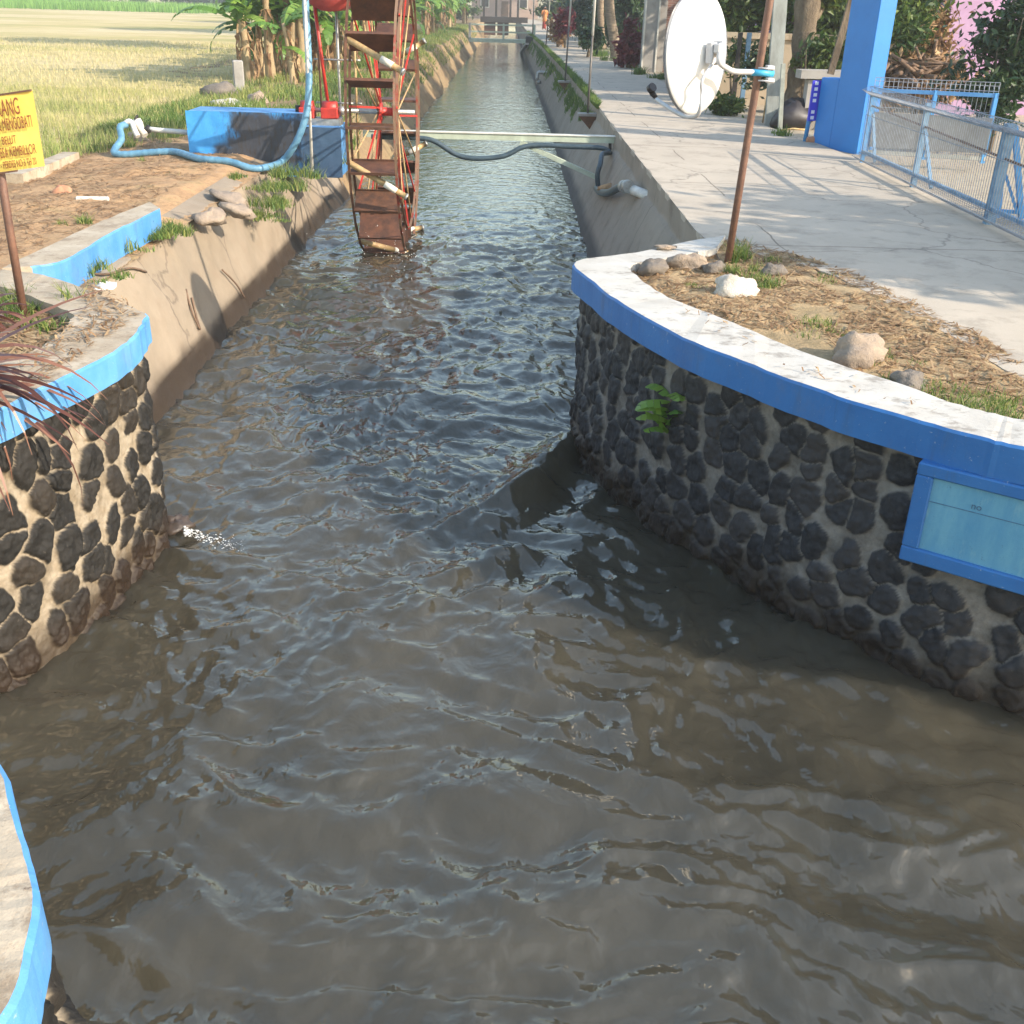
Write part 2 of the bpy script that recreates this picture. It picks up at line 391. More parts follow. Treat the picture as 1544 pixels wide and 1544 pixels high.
M_ROCKD = plain('dull_rock', (.20, .17, .14), (.13, .11, .095), 7, .9, .7, 0, None, .03)
M_CLAY = plain('clay_shard', (.45, .22, .13), (.36, .17, .10), 9, .9, .4)
M_YELLOW = plain('sign_yellow', (.80, .61, .14), (.74, .52, .10), 4, .45, .1)
M_FADED = plain('faded_letter_ink', (.05, .12, .2), (.08, .18, .28), 30, .7, 0)
M_INK = plain('sign_ink', (.20, .055, .02), (.26, .08, .03), 30, .7, 0)
M_GLASS = plain('dark_glass', (.03, .035, .04), (.045, .05, .055), 5, .1, 0)
M_ORANGE = plain('orange_cloth', (.68, .26, .09), (.58, .2, .06), 10, .9, .1)
M_SKIN = plain('skin', (.32, .18, .11), (.28, .15, .09), 10, .6, 0)
M_HAIR = plain('dark_cloth', (.02, .018, .018), (.03, .026, .024), 10, .7, 0)
M_PURPLE = plain('violet_blue_banner', (.06, .035, .55), (.035, .06, .6), 3, .4, 0)
M_WHITE2 = plain('banner_white', (.8, .8, .82), (.76, .76, .8), 10, .5, 0)
q = N('plaque_blue')
c = q.ramp(q.noise(3, 6, .7, (1, 1, .25)), [(.3, (.07, .25, .42)), (.55, (.14, .35, .47)), (.75, (.045, .22, .46))])
c = q.mix(q.thr(q.noise(45, 5, .8, (1, 1, .5)), .62, .72), c, (.06, .13, .2))
c = q.mix(q.math('MULTIPLY', q.thr(q.noise(11, 5, .7, (1, 1, .3)), .56, .68), .6), c, (.22, .40, .46)); q.base(c); q.rough(.55); q.bump(q.noise(30, 5, .7), .3, .008)
M_PLAQUE = q.m
q = N('stained_blue_block')
c = q.ramp(q.noise(2, 5, .6), [(.3, (.03, .24, .60)), (.7, (.06, .32, .68))])
c = q.mix(q.math('MULTIPLY', q.thr(q.noise(26, 4, .7, (1, 1, .25)), .5, .62), q.attr('edge')), c, (.04, .045, .05))
c = q.mix(q.attr('stain'), c, (.035, .028, .024)); q.base(c); q.rough(.6); q.bump(q.noise(30, 5, .7), .3, .01); M_BLOCK = q.m
q = N('red_bricks')
br = q.n('ShaderNodeTexBrick'); br.inputs['Scale'].default_value = 1.0
for k, v in (('Brick Width', .23), ('Row Height', .07), ('Mortar Size', .011)): br.inputs[k].default_value = v
br.inputs['Color1'].default_value = (.21, .095, .07, 1); br.inputs['Color2'].default_value = (.14, .065, .052, 1); br.inputs['Mortar'].default_value = (.25, .215, .19, 1)
mp = q.n('ShaderNodeMapping'); mp.inputs['Rotation'].default_value = (radians(90), 0, 0); q.l(q.co, mp.inputs['Vector']); q.l(mp.outputs[0], br.inputs['Vector'])
q.base(q.mix(.35, br.outputs['Color'], q.ramp(q.noise(6, 5, .6), [(.3, (.12, .07, .06)), (.7, (.26, .13, .1))])))
q.rough(.9); q.bump(br.outputs['Fac'], -.5, .01); M_BRICK = q.m
M_FOAM = plain('water_foam', (.8, .8, .78), (.7, .7, .68), 20, .3, .2)
# ------------------------------------------------------------------ generic builders
def blades(name, P, h, w, mats, lean=.35, tint=None, parent=None, seg=2, rng=RNG):
    P = np.asarray(P, float); n = len(P); h = np.broadcast_to(h, n)*rng.uniform(.6, 1.25, n); w = np.broadcast_to(w, n)
    a = rng.uniform(0, 2*pi, n); b = rng.uniform(0, 2*pi, n); L = rng.uniform(.1, 1, n)*lean*h
    sx, sy = np.cos(a)*w/2, np.sin(a)*w/2; rows = []
    for k in range(seg+1):
        t = k/seg; ww = (1-t)**.7 if k < seg else .12
        cx = P[:, 0]+np.cos(b)*L*t*t; cy = P[:, 1]+np.sin(b)*L*t*t; cz = P[:, 2]+h*t*(1-.18*t*(L/np.maximum(h, 1e-6))) - .01
        rows += [np.stack([cx-sx*ww, cy-sy*ww, cz], -1), np.stack([cx+sx*ww, cy+sy*ww, cz], -1)]
    m = 2*(seg+1); V = np.stack(rows, 1).reshape(-1, 3); base = np.arange(n)*m
    Fc = np.concatenate([np.stack([base+2*k, base+2*k+1, base+2*k+3, base+2*k+2], -1) for k in range(seg)])
    t = rng.uniform(0, 1, n) if tint is None else np.clip(tint, 0, 1)
    return np_mesh(name, V, Fc, mats, parent, {'tint': np.repeat(t, m)}, smooth=False)
def foliage_arrays(cs, rads, n, size, rng, clumps=14, spread=.33, up=.35):
    cs = np.asarray(cs, float); rads = np.asarray(rads, float); k = len(cs)
    which = rng.integers(0, k, clumps*k)
    d = rng.normal(size=(clumps*k, 3)); d /= np.linalg.norm(d, axis=1)[:, None]
    cc = cs[which] + d*rads[which]*rng.uniform(.35, 1, (clumps*k, 1)); ct = rng.uniform(.0, 1, clumps*k)
    cr = rng.uniform(.6, 1.3, clumps*k)
    ci = rng.integers(0, clumps*k, n); P = cc[ci] + rng.normal(size=(n, 3))*(rads[which][ci]*spread*cr[ci][:, None])*.8
    nn = rng.normal(size=(n, 3)); nn[:, 2] += up*2; nn /= np.linalg.norm(nn, axis=1)[:, None]
    t = rng.normal(size=(n, 3)); t -= nn*(t*nn).sum(1)[:, None]; t /= np.linalg.norm(t, axis=1)[:, None]; b = np.cross(nn, t)
    s = size*rng.uniform(.55, 1.4, n)[:, None]
    V = np.stack([P-t*s, P+b*s*.38+nn*s*.1, P+t*s, P-b*s*.38+nn*s*.1], 1).reshape(-1, 3)
    Fc = np.arange(n*4).reshape(-1, 4); tint = np.clip(ct[ci]*.6+rng.uniform(0, .4, n), 0, 1)
    return V, Fc, np.repeat(tint, 4)
def foliage(name, cs, rads, n, size, mat, parent=None, seed=0, **k):
    V, Fc, t = foliage_arrays(cs, rads, n, size, np.random.default_rng(seed), **k)
    return np_mesh(name, V, Fc, mat, parent, {'tint': t}, smooth=False)
def in_poly(x, y, poly):
    ins = np.zeros(x.shape, bool); n = len(poly)
    for i in range(n):
        x1, y1 = poly[i]; x2, y2 = poly[(i+1) % n]
        c = ((y1 > y) != (y2 > y)) & (x < (x2-x1)*(y-y1)/((y2-y1) or 1e-9)+x1); ins ^= c
    return ins
def patch(name, poly, zf, cell, mat, kind='structure'):
    xs = [p[0] for p in poly]; ys = [p[1] for p in poly]
    gx = np.arange(min(xs), max(xs)+cell, cell); gy = np.arange(min(ys), max(ys)+cell, cell); X, Y = np.meshgrid(gx, gy)
    cx = (X[:-1, :-1]+X[1:, 1:])/2; cy = (Y[:-1, :-1]+Y[1:, 1:])/2; keep = in_poly(cx, cy, poly)
    Z = zf(X, Y); V = np.stack([X, Y, Z], -1).reshape(-1, 3)
    return tag(np_mesh(name, V, grid_faces(*X.shape, keep=keep), mat), kind=kind)
def poly_slab(name, pts, z, mat, kind='structure', skirt=0.0):
    mb = MB(); mb.face([(x, y, z) for x, y in pts])
    if skirt:
        for i in range(len(pts)):
            a = pts[i]; b = pts[(i+1) % len(pts)]
            mb.face([(a[0], a[1], z), (a[0], a[1], z-skirt), (b[0], b[1], z-skirt), (b[0], b[1], z)])
    return tag(mb.build(name, mat), kind=kind)
def interp(y, t): return np.interp(y, [a for a, b in t], [b for a, b in t])

# ------------------------------------------------------------------ water
ZW, ZR = 1.55, 1.5            # coping level, road level
def wave(X, Y):
    wx = X + .35*fbm(X*.7, Y*.7, 3, 3); wy = Y + .35*fbm(X*.7+9, Y*.7, 5, 3)
    calm = .10 + .90*(1-sstep(15, 21, Y)); far = 1-sstep(60, 140, Y)
    nr = 1-sstep(4.2, 6.5, Y)                              # long transverse swells near the bridge, chop further up
    z = .060*fbm(wx*.62, wy*1.0, 7, 2)
    r = 1-np.abs(fbm(wx*1.3+4, wy*1.35, 11, 3)); z = z + .050*(r*r-.5)*(.45+.55*sstep(3, 6, Y))
    ra = 1-np.abs(fbm(wx*.8+3, wy*2.3+.5*wx, 13, 3)); z = z + .042*(ra*ra-.5)*nr
    z = z + .024*fbm(wx*3.2, wy*2.7, 17, 3)*(.6+.6*sstep(4, 7, Y))
    r2 = 1-np.abs(perlin(wx*2.7+2, wy*2.6, 23)); z = z + .028*(r2*r2-.5)*(.4+.6*sstep(3.5, 6.5, Y))
    r3 = 1-np.abs(fbm(wx*5.5+1, wy*6.5, 29, 2)); z = z + .019*(r3*r3-.5)*(1-.7*sstep(7, 12, Y))*(.55+.6*sstep(-.2, .25, fbm(X*.8, Y*.8, 41, 2)))
    z = z + .006*fbm(wx*11, wy*12, 27, 3)*(1-sstep(6, 11, Y))
    # standing waves thrown off the wall corners, and the broad transverse crests near the bridge
    def ridge(ax, ay, bx, by, w, a):
        t = np.clip(((X-ax)*(bx-ax)+(Y-ay)*(by-ay))/((bx-ax)**2+(by-ay)**2), 0, 1)
        d = np.hypot(X-ax-t*(bx-ax), Y-ay-t*(by-ay)) + .07*fbm(X*2, Y*2, 31, 2)
        return a*np.exp(-(d/w)**2)*(1-.6*t)
    z = z + ridge(.62, 8.3, -.05, 6.7, .15, .14) - ridge(.75, 7.9, .25, 6.5, .2, .06) + ridge(-2.25, 6.2, -1.5, 6.0, .1, .07)
    z = z + ridge(.3, 7.4, -.75, 6.2, .10, .08) + ridge(.1, 6.3, -.9, 5.3, .12, .06)
    q = Y + .22*X*X*.25 + .3*fbm(X*.6, Y*.6, 37, 2)
    z = z + .020*np.sin(q*8.5)*(1-sstep(3.4, 4.6, Y))
    return z*calm*far
ys = [0.4]
while ys[-1] < 175: ys.append(ys[-1] + .012 + .0030*ys[-1])
ys = np.array(ys); nc = 420
lo = np.where(ys < 6.0, -7.0, np.where(ys < 9, -7.0+(ys-6)/3*3.5, -3.5)); hi = np.where(ys < 6.0, 6.0, np.where(ys < 9, 6-(ys-6)/3*4.2, 1.8))
u = np.concatenate([np.linspace(0, .06, 30, endpoint=False), np.linspace(.06, .94, 360), np.linspace(.94, 1, 31)[1:]])
v0 = np.where(ys < 6, -3.3, lo+.06*(hi-lo)); v1 = np.where(ys < 6, 3.6, lo+.94*(hi-lo)); v0 = np.where((ys >= 6) & (ys < 9), -3.3+(ys-6)/3*.118, v0); v1 = np.where((ys >= 6) & (ys < 9), 3.6+(ys-6)/3*(1.482-3.6), v1)
X = np.where(u[None, :] < .06, lo[:, None]+(v0-lo)[:, None]*u[None, :]/.06, np.where(u[None, :] > .94, v1[:, None]+(hi-v1)[:, None]*(u[None, :]-.94)/.06, v0[:, None]+(v1-v0)[:, None]*(u[None, :]-.06)/.88)); Y = np.repeat(ys[:, None], nc, 1)
tag(np_mesh('water', np.stack([X, Y, wave(X, Y)], -1).reshape(-1, 3), grid_faces(len(ys), nc), M_WATER), kind='structure')

# ------------------------------------------------------------------ right bank, road, yard
XW_R = [(6, 1.2), (9, 1.22), (17, 1.28), (23, 1.29), (33, 1.32), (59, 1.3), (130, 1.1), (200, 1.1)]
LIP_R = [(6, 1.80), (10, 1.82), (19, 1.87), (24, 1.93), (34, 1.93), (60, 1.75), (80, 1.45), (130, 1.3), (200, 1.3)]
def loft_bank(name, y0, y1, prof, mat, sub=6, noise=.03, ny=None, seed=1, wet=.12):
    n = ny or int((y1-y0)/.12); yy = np.linspace(y0, y1, n); rows = []
    for y in yy:
        p = prof(y); r = []
        for i in range(len(p)-1):
            for k in range(sub): t = k/sub; r.append((p[i][0]*(1-t)+p[i+1][0]*t, y, p[i][1]*(1-t)+p[i+1][1]*t))
        r.append((p[-1][0], y, p[-1][1])); rows.append(r)
    V = np.array(rows); nz = fbm(V[..., 1]*1.1, V[..., 2]*1.6+V[..., 0], seed, 4)*noise; V[..., 0] += nz; V[..., 2] += .5*nz
    w = 1-sstep(wet, wet+.12, V[..., 2]+.05*fbm(V[..., 1]*2, V[..., 2]*2, 4, 3))
    return tag(np_mesh(name, V.reshape(-1, 3), grid_faces(len(yy), V.shape[1]), mat, None, {'wet': w.ravel()}), kind='structure')
def prof_r(y):
    xw, xl = interp(y, XW_R), interp(y, LIP_R)
    return [(xw-.25, -.6), (xw, 0), (xl-.05, 1.19), (xl-.015, 1.22), (xl+.01, 1.502)]
loft_bank('canal_bank', 7.6, 175, prof_r, M_BANKR, 8, .04, 1200, 2, .14)
border = [at(x, y, ZR).xy for x, y in ((1100, 369), (1135, 383), (1195, 397), (1254, 417), (1310, 446), (1358, 471), (1434, 511), (1490, 548), (1542, 579))]
border = [(p.x, p.y) for p in border]
ext = [(border[-1][0]+.35, border[-1][1]-.3), (border[-1][0]+1.4, border[-1][1]-.8), (6.5, 3.6)]
road = [(interp(y, LIP_R)+.004, y) for y in (150, 110, 80, 60, 45, 34, 28, 24, 19, 15, 12, 10.2)] + [(1.825, 9.75)]
jag = []
bb = border+ext
for i in range(len(bb)-1):
    for k in range(6):
        t = k/6; x = bb[i][0]*(1-t)+bb[i+1][0]*t; y = bb[i][1]*(1-t)+bb[i+1][1]*t
        jag.append((x+.04+random.uniform(-.008, .008), y+.03+random.uniform(-.008, .008)))
road += jag + [(6.5, 3.6), (6.5, 7.5), (5.05, 9.5), (5.12, 15.4), (5.0, 17.5), (4.75, 20)]
road += [(4.55+.12*math.sin(y*.7)-(y-20)*.008, y) for y in (22, 24, 26, 29, 32, 36, 40, 44, 50, 57, 65, 75, 90, 110, 150)]
poly_slab('road', road, ZR, M_ROAD, skirt=.06)
poly_slab('ground', [(2.1, 8.9)]+[(interp(y, LIP_R)+.05, y) for y in (10, 19, 24, 34, 60, 80, 130, 200)]+[ (120, 200), (120, 2), (6.6, 3.0), (4.0, 4.4), (2.7, 5.6)], 1.455, M_GROUND)

# ------------------------------------------------------------------ stone walls
def resample(pts, n):
    P = np.array([(p[0], p[1]) for p in pts], float)
    for _ in range(2):                                      # corner cutting keeps the sweep round
        Q = [P[0]]
        for i in range(len(P)-1): Q += [P[i]*.75+P[i+1]*.25, P[i]*.25+P[i+1]*.75]
        P = np.array(Q+[P[-1]])
    s = np.concatenate([[0], np.cumsum(np.hypot(*np.diff(P, axis=0).T))]); t = np.linspace(0, s[-1], n)
    return np.stack([np.interp(t, s, P[:, 0]), np.interp(t, s, P[:, 1])], 1), s[-1]
def wall_mesh(base, top, z0, z1, seed, side, size=.225, cell=.0105, hgt=.034, dens=1.06):
    L = resample(base, 50)[1]; nu = int(L/cell); nv = int((z1-z0)/cell)
    B, _ = resample(base, nu); T, _ = resample(top, nu); r = np.random.default_rng(seed)
    uu = np.linspace(0, L, nu); vv = np.linspace(z0, z1, nv); U, Vv = np.meshgrid(uu, vv)
    pts = []
    row = 0; y = z0-.1
    while y < z1+.2:
        x = -.2+(row % 2)*size*.5
        while x < L+.3: pts.append((x+r.uniform(-.3, .3)*size, y+r.uniform(-.27, .27)*size)); x += size*r.uniform(.85, 1.12)
        y += size*.86; row += 1
    pts = np.array(pts); k = len(pts); rx = dens*size*r.uniform(.32, .54, k); ry = dens*size*r.uniform(.36, .60, k); an = r.uniform(-.6, .6, k); tn = r.uniform(0, 1, k); hh = r.uniform(.6, 1.25, k)
    wu = U+.042*fbm(U*5, Vv*5, seed, 4); wv = Vv+.042*fbm(U*5+7, Vv*5, seed+1, 4)
    d1 = np.full(U.shape, 9.); d2 = d1.copy(); idd = np.zeros(U.shape, int)
    for i in range(k):
        c0 = max(int((pts[i, 0]-.4)/L*nu), 0); c1 = min(int((pts[i, 0]+.4)/L*nu)+1, nu)
        r0 = max(int((pts[i, 1]-.4-z0)/(z1-z0)*nv), 0); r1 = min(int((pts[i, 1]+.4-z0)/(z1-z0)*nv)+1, nv)
        if c1 <= c0 or r1 <= r0: continue
        du = wu[r0:r1, c0:c1]-pts[i, 0]; dv = wv[r0:r1, c0:c1]-pts[i, 1]; ca, sa = cos(an[i]), sin(an[i])
        d = (np.abs((du*ca+dv*sa)/rx[i])**2.3+np.abs((-du*sa+dv*ca)/ry[i])**2.3)**(1/2.3)
        a = d1[r0:r1, c0:c1]; b = d2[r0:r1, c0:c1]; g = idd[r0:r1, c0:c1]; lt = d < a
        b[...] = np.where(lt, a, np.minimum(b, d)); g[...] = np.where(lt, i, g); a[...] = np.where(lt, d, a)
    e = np.minimum((1.02-d1)/.30, (d2-d1)/.24); m = sstep(.0, .35, e)
    h = hgt*np.clip(e, 0, 1)**.75*hh[idd] + .016*fbm(U*8, Vv*8, seed+2, 4)*(.25+m) - .012*m*np.abs(fbm(U*6+3, Vv*6, seed+8, 2)) + .006*fbm(U*28, Vv*28, seed+4, 3)
    h += .03*fbm(U*1.4, Vv*1.4, seed+5, 2)
    tx, ty = np.gradient(B[:, 0]), np.gradient(B[:, 1]); ln = np.hypot(tx, ty); nx, ny = -ty/ln*side, tx/ln*side
    f = (Vv-z0)/(z1-z0)
    PX = B[None, :, 0]*(1-f)+T[None, :, 0]*f+nx[None, :]*h; PY = B[None, :, 1]*(1-f)+T[None, :, 1]*f+ny[None, :]*h
    wet = .85*(1-sstep(.10, .36, Vv+.12*fbm(U*2.2, Vv*3, seed+6, 3)))
    return np.stack([PX, PY, Vv], -1).reshape(-1, 3), grid_faces(nv, nu), {'stone': sstep(.08, .40, e).ravel(), 'tint': tn[idd].ravel(), 'wet': wet.ravel()}
def ring(outer, inner, z, th, sub=5, seed=0, jit=.006):
    """coping: a band between two paths, white on top and painted on the edge"""
    O, I = ([p.xy for p in smooth_path([(q[0], q[1], 0) for q in L_], sub)] for L_ in (outer, inner)); n = len(O); r = random.Random(seed); mb = MB()
    rows = []
    for o, i in zip(O, I):
        d = (o-i).normalized(); j = r.uniform(-jit, jit); b = .014
        o2 = o+d*j; i2 = i-d*r.uniform(-jit, jit)*1.5; zz = z+r.uniform(-.003, .003)
        rows.append([(i2.x, i2.y, zz-th), (i2.x, i2.y, zz), (o2.x-d.x*b, o2.y-d.y*b, zz), (o2.x, o2.y, zz-b), (o2.x, o2.y, zz-th), (i2.x, i2.y, zz-th)])
    for a, b in zip(rows, rows[1:]):
        for k in range(5): mb.face([a[k], b[k], b[k+1], a[k+1]], 1 if k in (2, 3) else 0, k in (1, 2))
    mb.face(rows[0][:5]); mb.face(rows[-1][:5][::-1]); return mb
def v2(p): return (p.x, p.y)
# right wall
rtop = [v2(at(x, y, ZW)) for x, y in ((866, 394), (895, 426), (940, 460), (1030, 509), (1120, 545), (1210, 579), (1299, 610), (1389, 635), (1479, 660), (1542, 675))]
rbase = [v2(at(x, y, 0)) for x, y in ((861, 660), (880, 700), (908, 731), (985, 803), (1075, 853), (1187, 929), (1299, 988), (1400, 1040), (1544, 1085))]
d = np.array(rbase[-1])-np.array(rbase[-2]); d /= np.hypot(*d)
rext = [(2.95, 4.33), (3.6, 3.95), (4.6, 3.55), (6.4, 3.1)]
rin = [v2(at(x, y, ZW)) for x, y in ((947, 399), (965, 420), (1007, 448), (1060, 468), (1120, 493), (1232, 538), (1344, 574), (1434, 606), (1500, 624), (1542, 633))]
rw = thing('stone_wall', 'curved rubble stone wall in shade with white and blue coping and framed plaque, right of the water', 'stone wall', (1.6, 6, 0))
wb = [(rbase[0][0]+.25, rbase[0][1]+.9), (rbase[0][0]+.02, rbase[0][1]+.18)] + rbase + [(3.2, 4.3), (3.75, 3.95), (4.7, 3.55), (6.5, 3.05)]
wt = [(rtop[0][0]+.58, rtop[0][1]+.55), (rtop[0][0]+.13, rtop[0][1]+.14)] + [(x+.075, y+.055) for x, y in rtop] + [(x+.03, y+.08) for x, y in rext]
# the foot follows the measured waterline, carried 0.4 m down under the water
V, Fc, A = wall_mesh([(2*b[0]*.62-b[0]*.24, b[1]) for b in wb], wt, -.35, 1.40, 21, -1, .212, .0105, .032, 1.12)
np_mesh('rubble_face', V, Fc, M_STONE_R, rw, A)
back_o = [v2(at(x, y, ZW)) for x, y in ((960, 380), (1040, 363), (1094, 354))]; back_i = [v2(at(x, y, ZW)) for x, y in ((985, 393), (1040, 382), (1080, 374))]
co = ring(back_o[::-1]+rtop+rext, back_i[::-1]+rin+[(3.05, 4.78), (3.75, 4.38), (4.72, 3.95), (6.5, 3.5)], ZW, .19, 5, 3)
co.build('coping', [M_WHITE, M_BLUE], rw)
# plaque let into the wall: measured corners on the near straight run of the wall
pa = Vector((rtop[7][0], rtop[7][1], 0)); pb = Vector((rext[0][0]+.25, rext[0][1]-.17, 0)); pt = (pb-pa).normalized(); pn = Vector((pt.y, -pt.x, 0))
if pn.y > 0: pn = -pn
PW = 1.25; z_t, z_b = 1.36, .80; fw = .085
def pp(s, z, o): return pa + pt*s + pn*o + Vector((0, 0, z))
s0 = .045
RB = Matrix((pt, pn, Vector((0, 0, 1)))).transposed()
fr = MB()
for (sa, sb, za, zb) in ((s0, s0+PW, z_t-fw*.8, z_t), (s0, s0+PW, z_b, z_b+fw), (s0, s0+fw, z_b+fw, z_t-fw*.8), (s0+PW-fw, s0+PW, z_b+fw, z_t-fw*.8)):
    fr.box(pp((sa+sb)/2, (za+zb)/2, .0), (sb-sa, .14, zb-za), RB, bev=.008)
fo = fr.build('plaque_frame', M_BLUE, rw)
pl = MB(); pl.box(pp(s0+PW/2, (z_t+z_b)/2, -.045), (PW-2*fw+.004, .18, z_t-z_b-1.8*fw+.004), RB)
po = pl.build('plaque_panel', M_PLAQUE, rw)
kn = MB(); kn.tube([pp(.62, 1.47, .0), pp(.62, 1.47, .045), pp(.62, 1.47, .062)], [.032, .032, .02], 14); kn.build('knob', M_BLUE, rw)
gl = MB()                                                   # worn groove and letter strokes cut in the plaque
gl.bar(pp(fw+.02, z_t-fw*.8-.135, .0455), pp(PW-fw, z_t-fw*.8-.125, .0455), .004, .004)
gl.build('groove', M_FADED, po)
def text(body, size, mat, M, parent, name='lettering', ext=.0015, align='LEFT', sx=1.0, width=None):
    cu = bpy.data.curves.new(name, 'FONT'); cu.body = body; cu.size = size; cu.extrude = ext; cu.align_x = align; cu.align_y = 'CENTER'
    o = bpy.data.objects.new(name+'_source', cu); C.objects.link(o); bpy.context.view_layer.update()
    me = bpy.data.meshes.new_from_object(o.evaluated_get(bpy.context.evaluated_depsgraph_get())); bpy.data.objects.remove(o)
    if width: xs_ = [v.co.x for v in me.vertices]; sx = width/(max(xs_)-min(xs_))
    me.transform(M @ Matrix.Diagonal((sx, 1, 1, 1))); r = root_of(parent); me.transform(Matrix.Translation(-r))
    me.materials.clear(); return link_mesh(name, me, mat, parent)
PM = Matrix((pt, Vector((0, 0, 1)), pn)).transposed().to_4x4()
text('no', .05, M_FADED, Matrix.Translation(pp(.33, z_t-fw*.8-.10, .0465)) @ PM, po)

# left wall
ltop = [v2(at(x, y, ZW)) for x, y in ((218, 470), (221, 480), (204, 506), (172, 531), (109, 563), (45, 592), (0, 616))]
lbase = [v2(at(x, y, 0)) for x, y in ((246, 812), (248, 830), (199, 862), (122, 971), (45, 1016), (0, 1048))]
lext = [(-2.75, 4.25), (-3.4, 3.85), (-4.6, 3.5), (-7.5, 3.2)]
lw = thing('stone_wall', 'sunlit rubble stone wall with cream mortar and pale blue coping, left of the water below the yellow sign', 'stone wall', (-2.6, 5.5, 0))
wb = [(-3.3, 7.0), (-2.75, 6.75), (-2.36, 6.5)] + [(x*1.0+.02, y) for x, y in lbase] + [(x-.1, y) for x, y in lext]
wt = [(-3.3, 7.05), (-2.75, 6.85), (-2.42, 6.66)] + [(x-.07, y+.01) for x, y in ltop[1:]] + [(x-.03, y+.06) for x, y in lext]
V, Fc, A = wall_mesh(wb, wt, -.35, 1.40, 43, 1, .235, .0085, .036, 1.12)
np_mesh('rubble_face', V, Fc, M_STONE_L, lw, A)
lout = [v2(at(x, y, ZW)) for x, y in ((0, 406), (58, 412), (97, 423), (175, 452))] + ltop + lext
linn = [v2(at(x, y, ZW)) for x, y in ((0, 432), (22, 437), (39, 443), (85, 462), (109, 472), (106, 484), (95, 497), (82, 510), (60, 524), (30, 537), (0, 547))] + [(-3.35, 5.0), (-3.9, 4.55), (-4.8, 4.15), (-7.5, 3.8)]
ring(lout, linn, ZW, .17, 5, 5).build('coping', [M_CREAM, M_LBLUE], lw)
# nearest abutment, bottom left corner of the view
btop = [(-6, 2.95), (-3.2, 2.9), (-2.2, 2.74), (-1.62, 2.5)] + [v2(at(x, y, ZW)) for x, y in ((0, 1150), (20, 1200), (45, 1290), (60, 1350), (46, 1430), (22, 1510))] + [(-1.02, 1.15), (-1.25, .8), (-1.7, .3)]
binn = [(-6, 2.2), (-3.2, 2.2), (-2.6, 2.15), (-2.1, 2.05), (-1.8, 1.92), (-1.72, 1.85), (-1.62, 1.72), (-1.55, 1.6), (-1.53, 1.5), (-1.52, 1.4), (-1.55, 1.1), (-1.75, .75), (-2.2, .3)]
bw = thing('stone_wall', 'nearest stone abutment, only its cream and pale blue coping and a strip of wall showing at the corner', 'stone wall', (-1.5, 2, 0))
V, Fc, A = wall_mesh([(x+.05, y+.02) for x, y in btop], [(x-.07, y-.04) for x, y in btop], -.3, 1.40, 57, 1, .24, hgt=.05)
np_mesh('rubble_face', V, Fc, M_STONE_L, bw, A)
ring(btop, binn, ZW, .17, 5, 7, .002).build('coping', [M_CREAM, M_LBLUE], bw)

# ------------------------------------------------------------------ soil behind the copings
sp = [v2(at(x, y, ZR)) for x, y in ((930, 392), (1085, 362), (1130, 362))] + [(x+.22, y+.16) for x, y in border] + [(x+.2, y+.2) for x, y in ext] + [(6.6, 3.4), (4.7, 3.72), (3.7, 4.15), (3.0, 4.55)] + [(x-.12, y-.12) for x, y in rin[::-1]]
def dist_poly(X, Y, line):
    d = np.full(X.shape, 99.)
    for (ax, ay), (bx, by) in zip(line, line[1:]):
        t = np.clip(((X-ax)*(bx-ax)+(Y-ay)*(by-ay))/((bx-ax)**2+(by-ay)**2), 0, 1); d = np.minimum(d, np.hypot(X-ax-t*(bx-ax), Y-ay-t*(by-ay)))
    return d
def soil_r(X, Y):
    z = 1.495 + .03*fbm(X*1.6, Y*1.6, 61, 3) + .014*fbm(X*7, Y*7, 63, 4)
    w = 1-sstep(.0, .3, dist_poly(X, Y, border)); z = z*(1-w)+w*(1.498+.03*fbm(X*4, Y*4, 66, 4))
    return z - .03*(1-sstep(0, .25, dist_poly(X, Y, rin)))
patch('soil', sp, soil_r, .025, M_SOIL)
sl = [(p[0]+.08, p[1]) for p in linn] + [(-7.5, 9.2), (-4.2, 9.2)] + [v2(at(x, y, ZW)) for x, y in ((0, 415), (60, 420), (100, 440))]
def soil_l(X, Y): return 1.47 + .03*fbm(X*1.7, Y*1.7, 71, 3) + .015*fbm(X*7, Y*7, 73, 4)
sl = linn[:0] + [(-3.0, 5.2), (-2.62, 5.9), (-2.62, 6.75), (-3.2, 7.25), (-4.2, 7.75), (-7.5, 8.2), (-7.5, 3.6), (-4.7, 3.95), (-3.8, 4.35)]
patch('soil', sl, soil_l, .03, M_SOIL)
poly_slab('soil', [(-6, 2.4), (-2.6, 2.3), (-1.7, 1.95), (-1.45, 1.5), (-1.5, 1.1), (-1.9, .4), (-6, .4)], 1.50, M_SOIL)

# ------------------------------------------------------------------ left bank and left land
XW_L = [(5, -2.95), (8, -3.0), (12, -3.02), (18, -3.02), (24, -2.86), (33, -2.74), (58, -2.7), (110, -2.55), (200, -2.5)]
LZ = [(5, 1.2), (19, 1.18), (24, 1.2), (60, 1.25), (200, 1.3)]
LW = [(5, .40), (17, .42), (20, .75), (26, .95), (60, .9), (200, .8)]
def prof_l(y):
    xw = interp(y, XW_L); w = interp(y, LW); z = interp(y, LZ); return [(xw+.5, -.6), (xw, 0), (xw-.5*w, .55*z), (xw-w, z), (xw-w-.25, z+.06)]
loft_bank('canal_bank', 6.3, 20.5, prof_l, M_BANKL, 9, .05, 300, 6, .20)
loft_bank('canal_bank', 20.3, 175, lambda y: [(a+.02, b-.01) for a, b in prof_l(y)], M_GRASSEARTH, 6, .16, 500, 9)
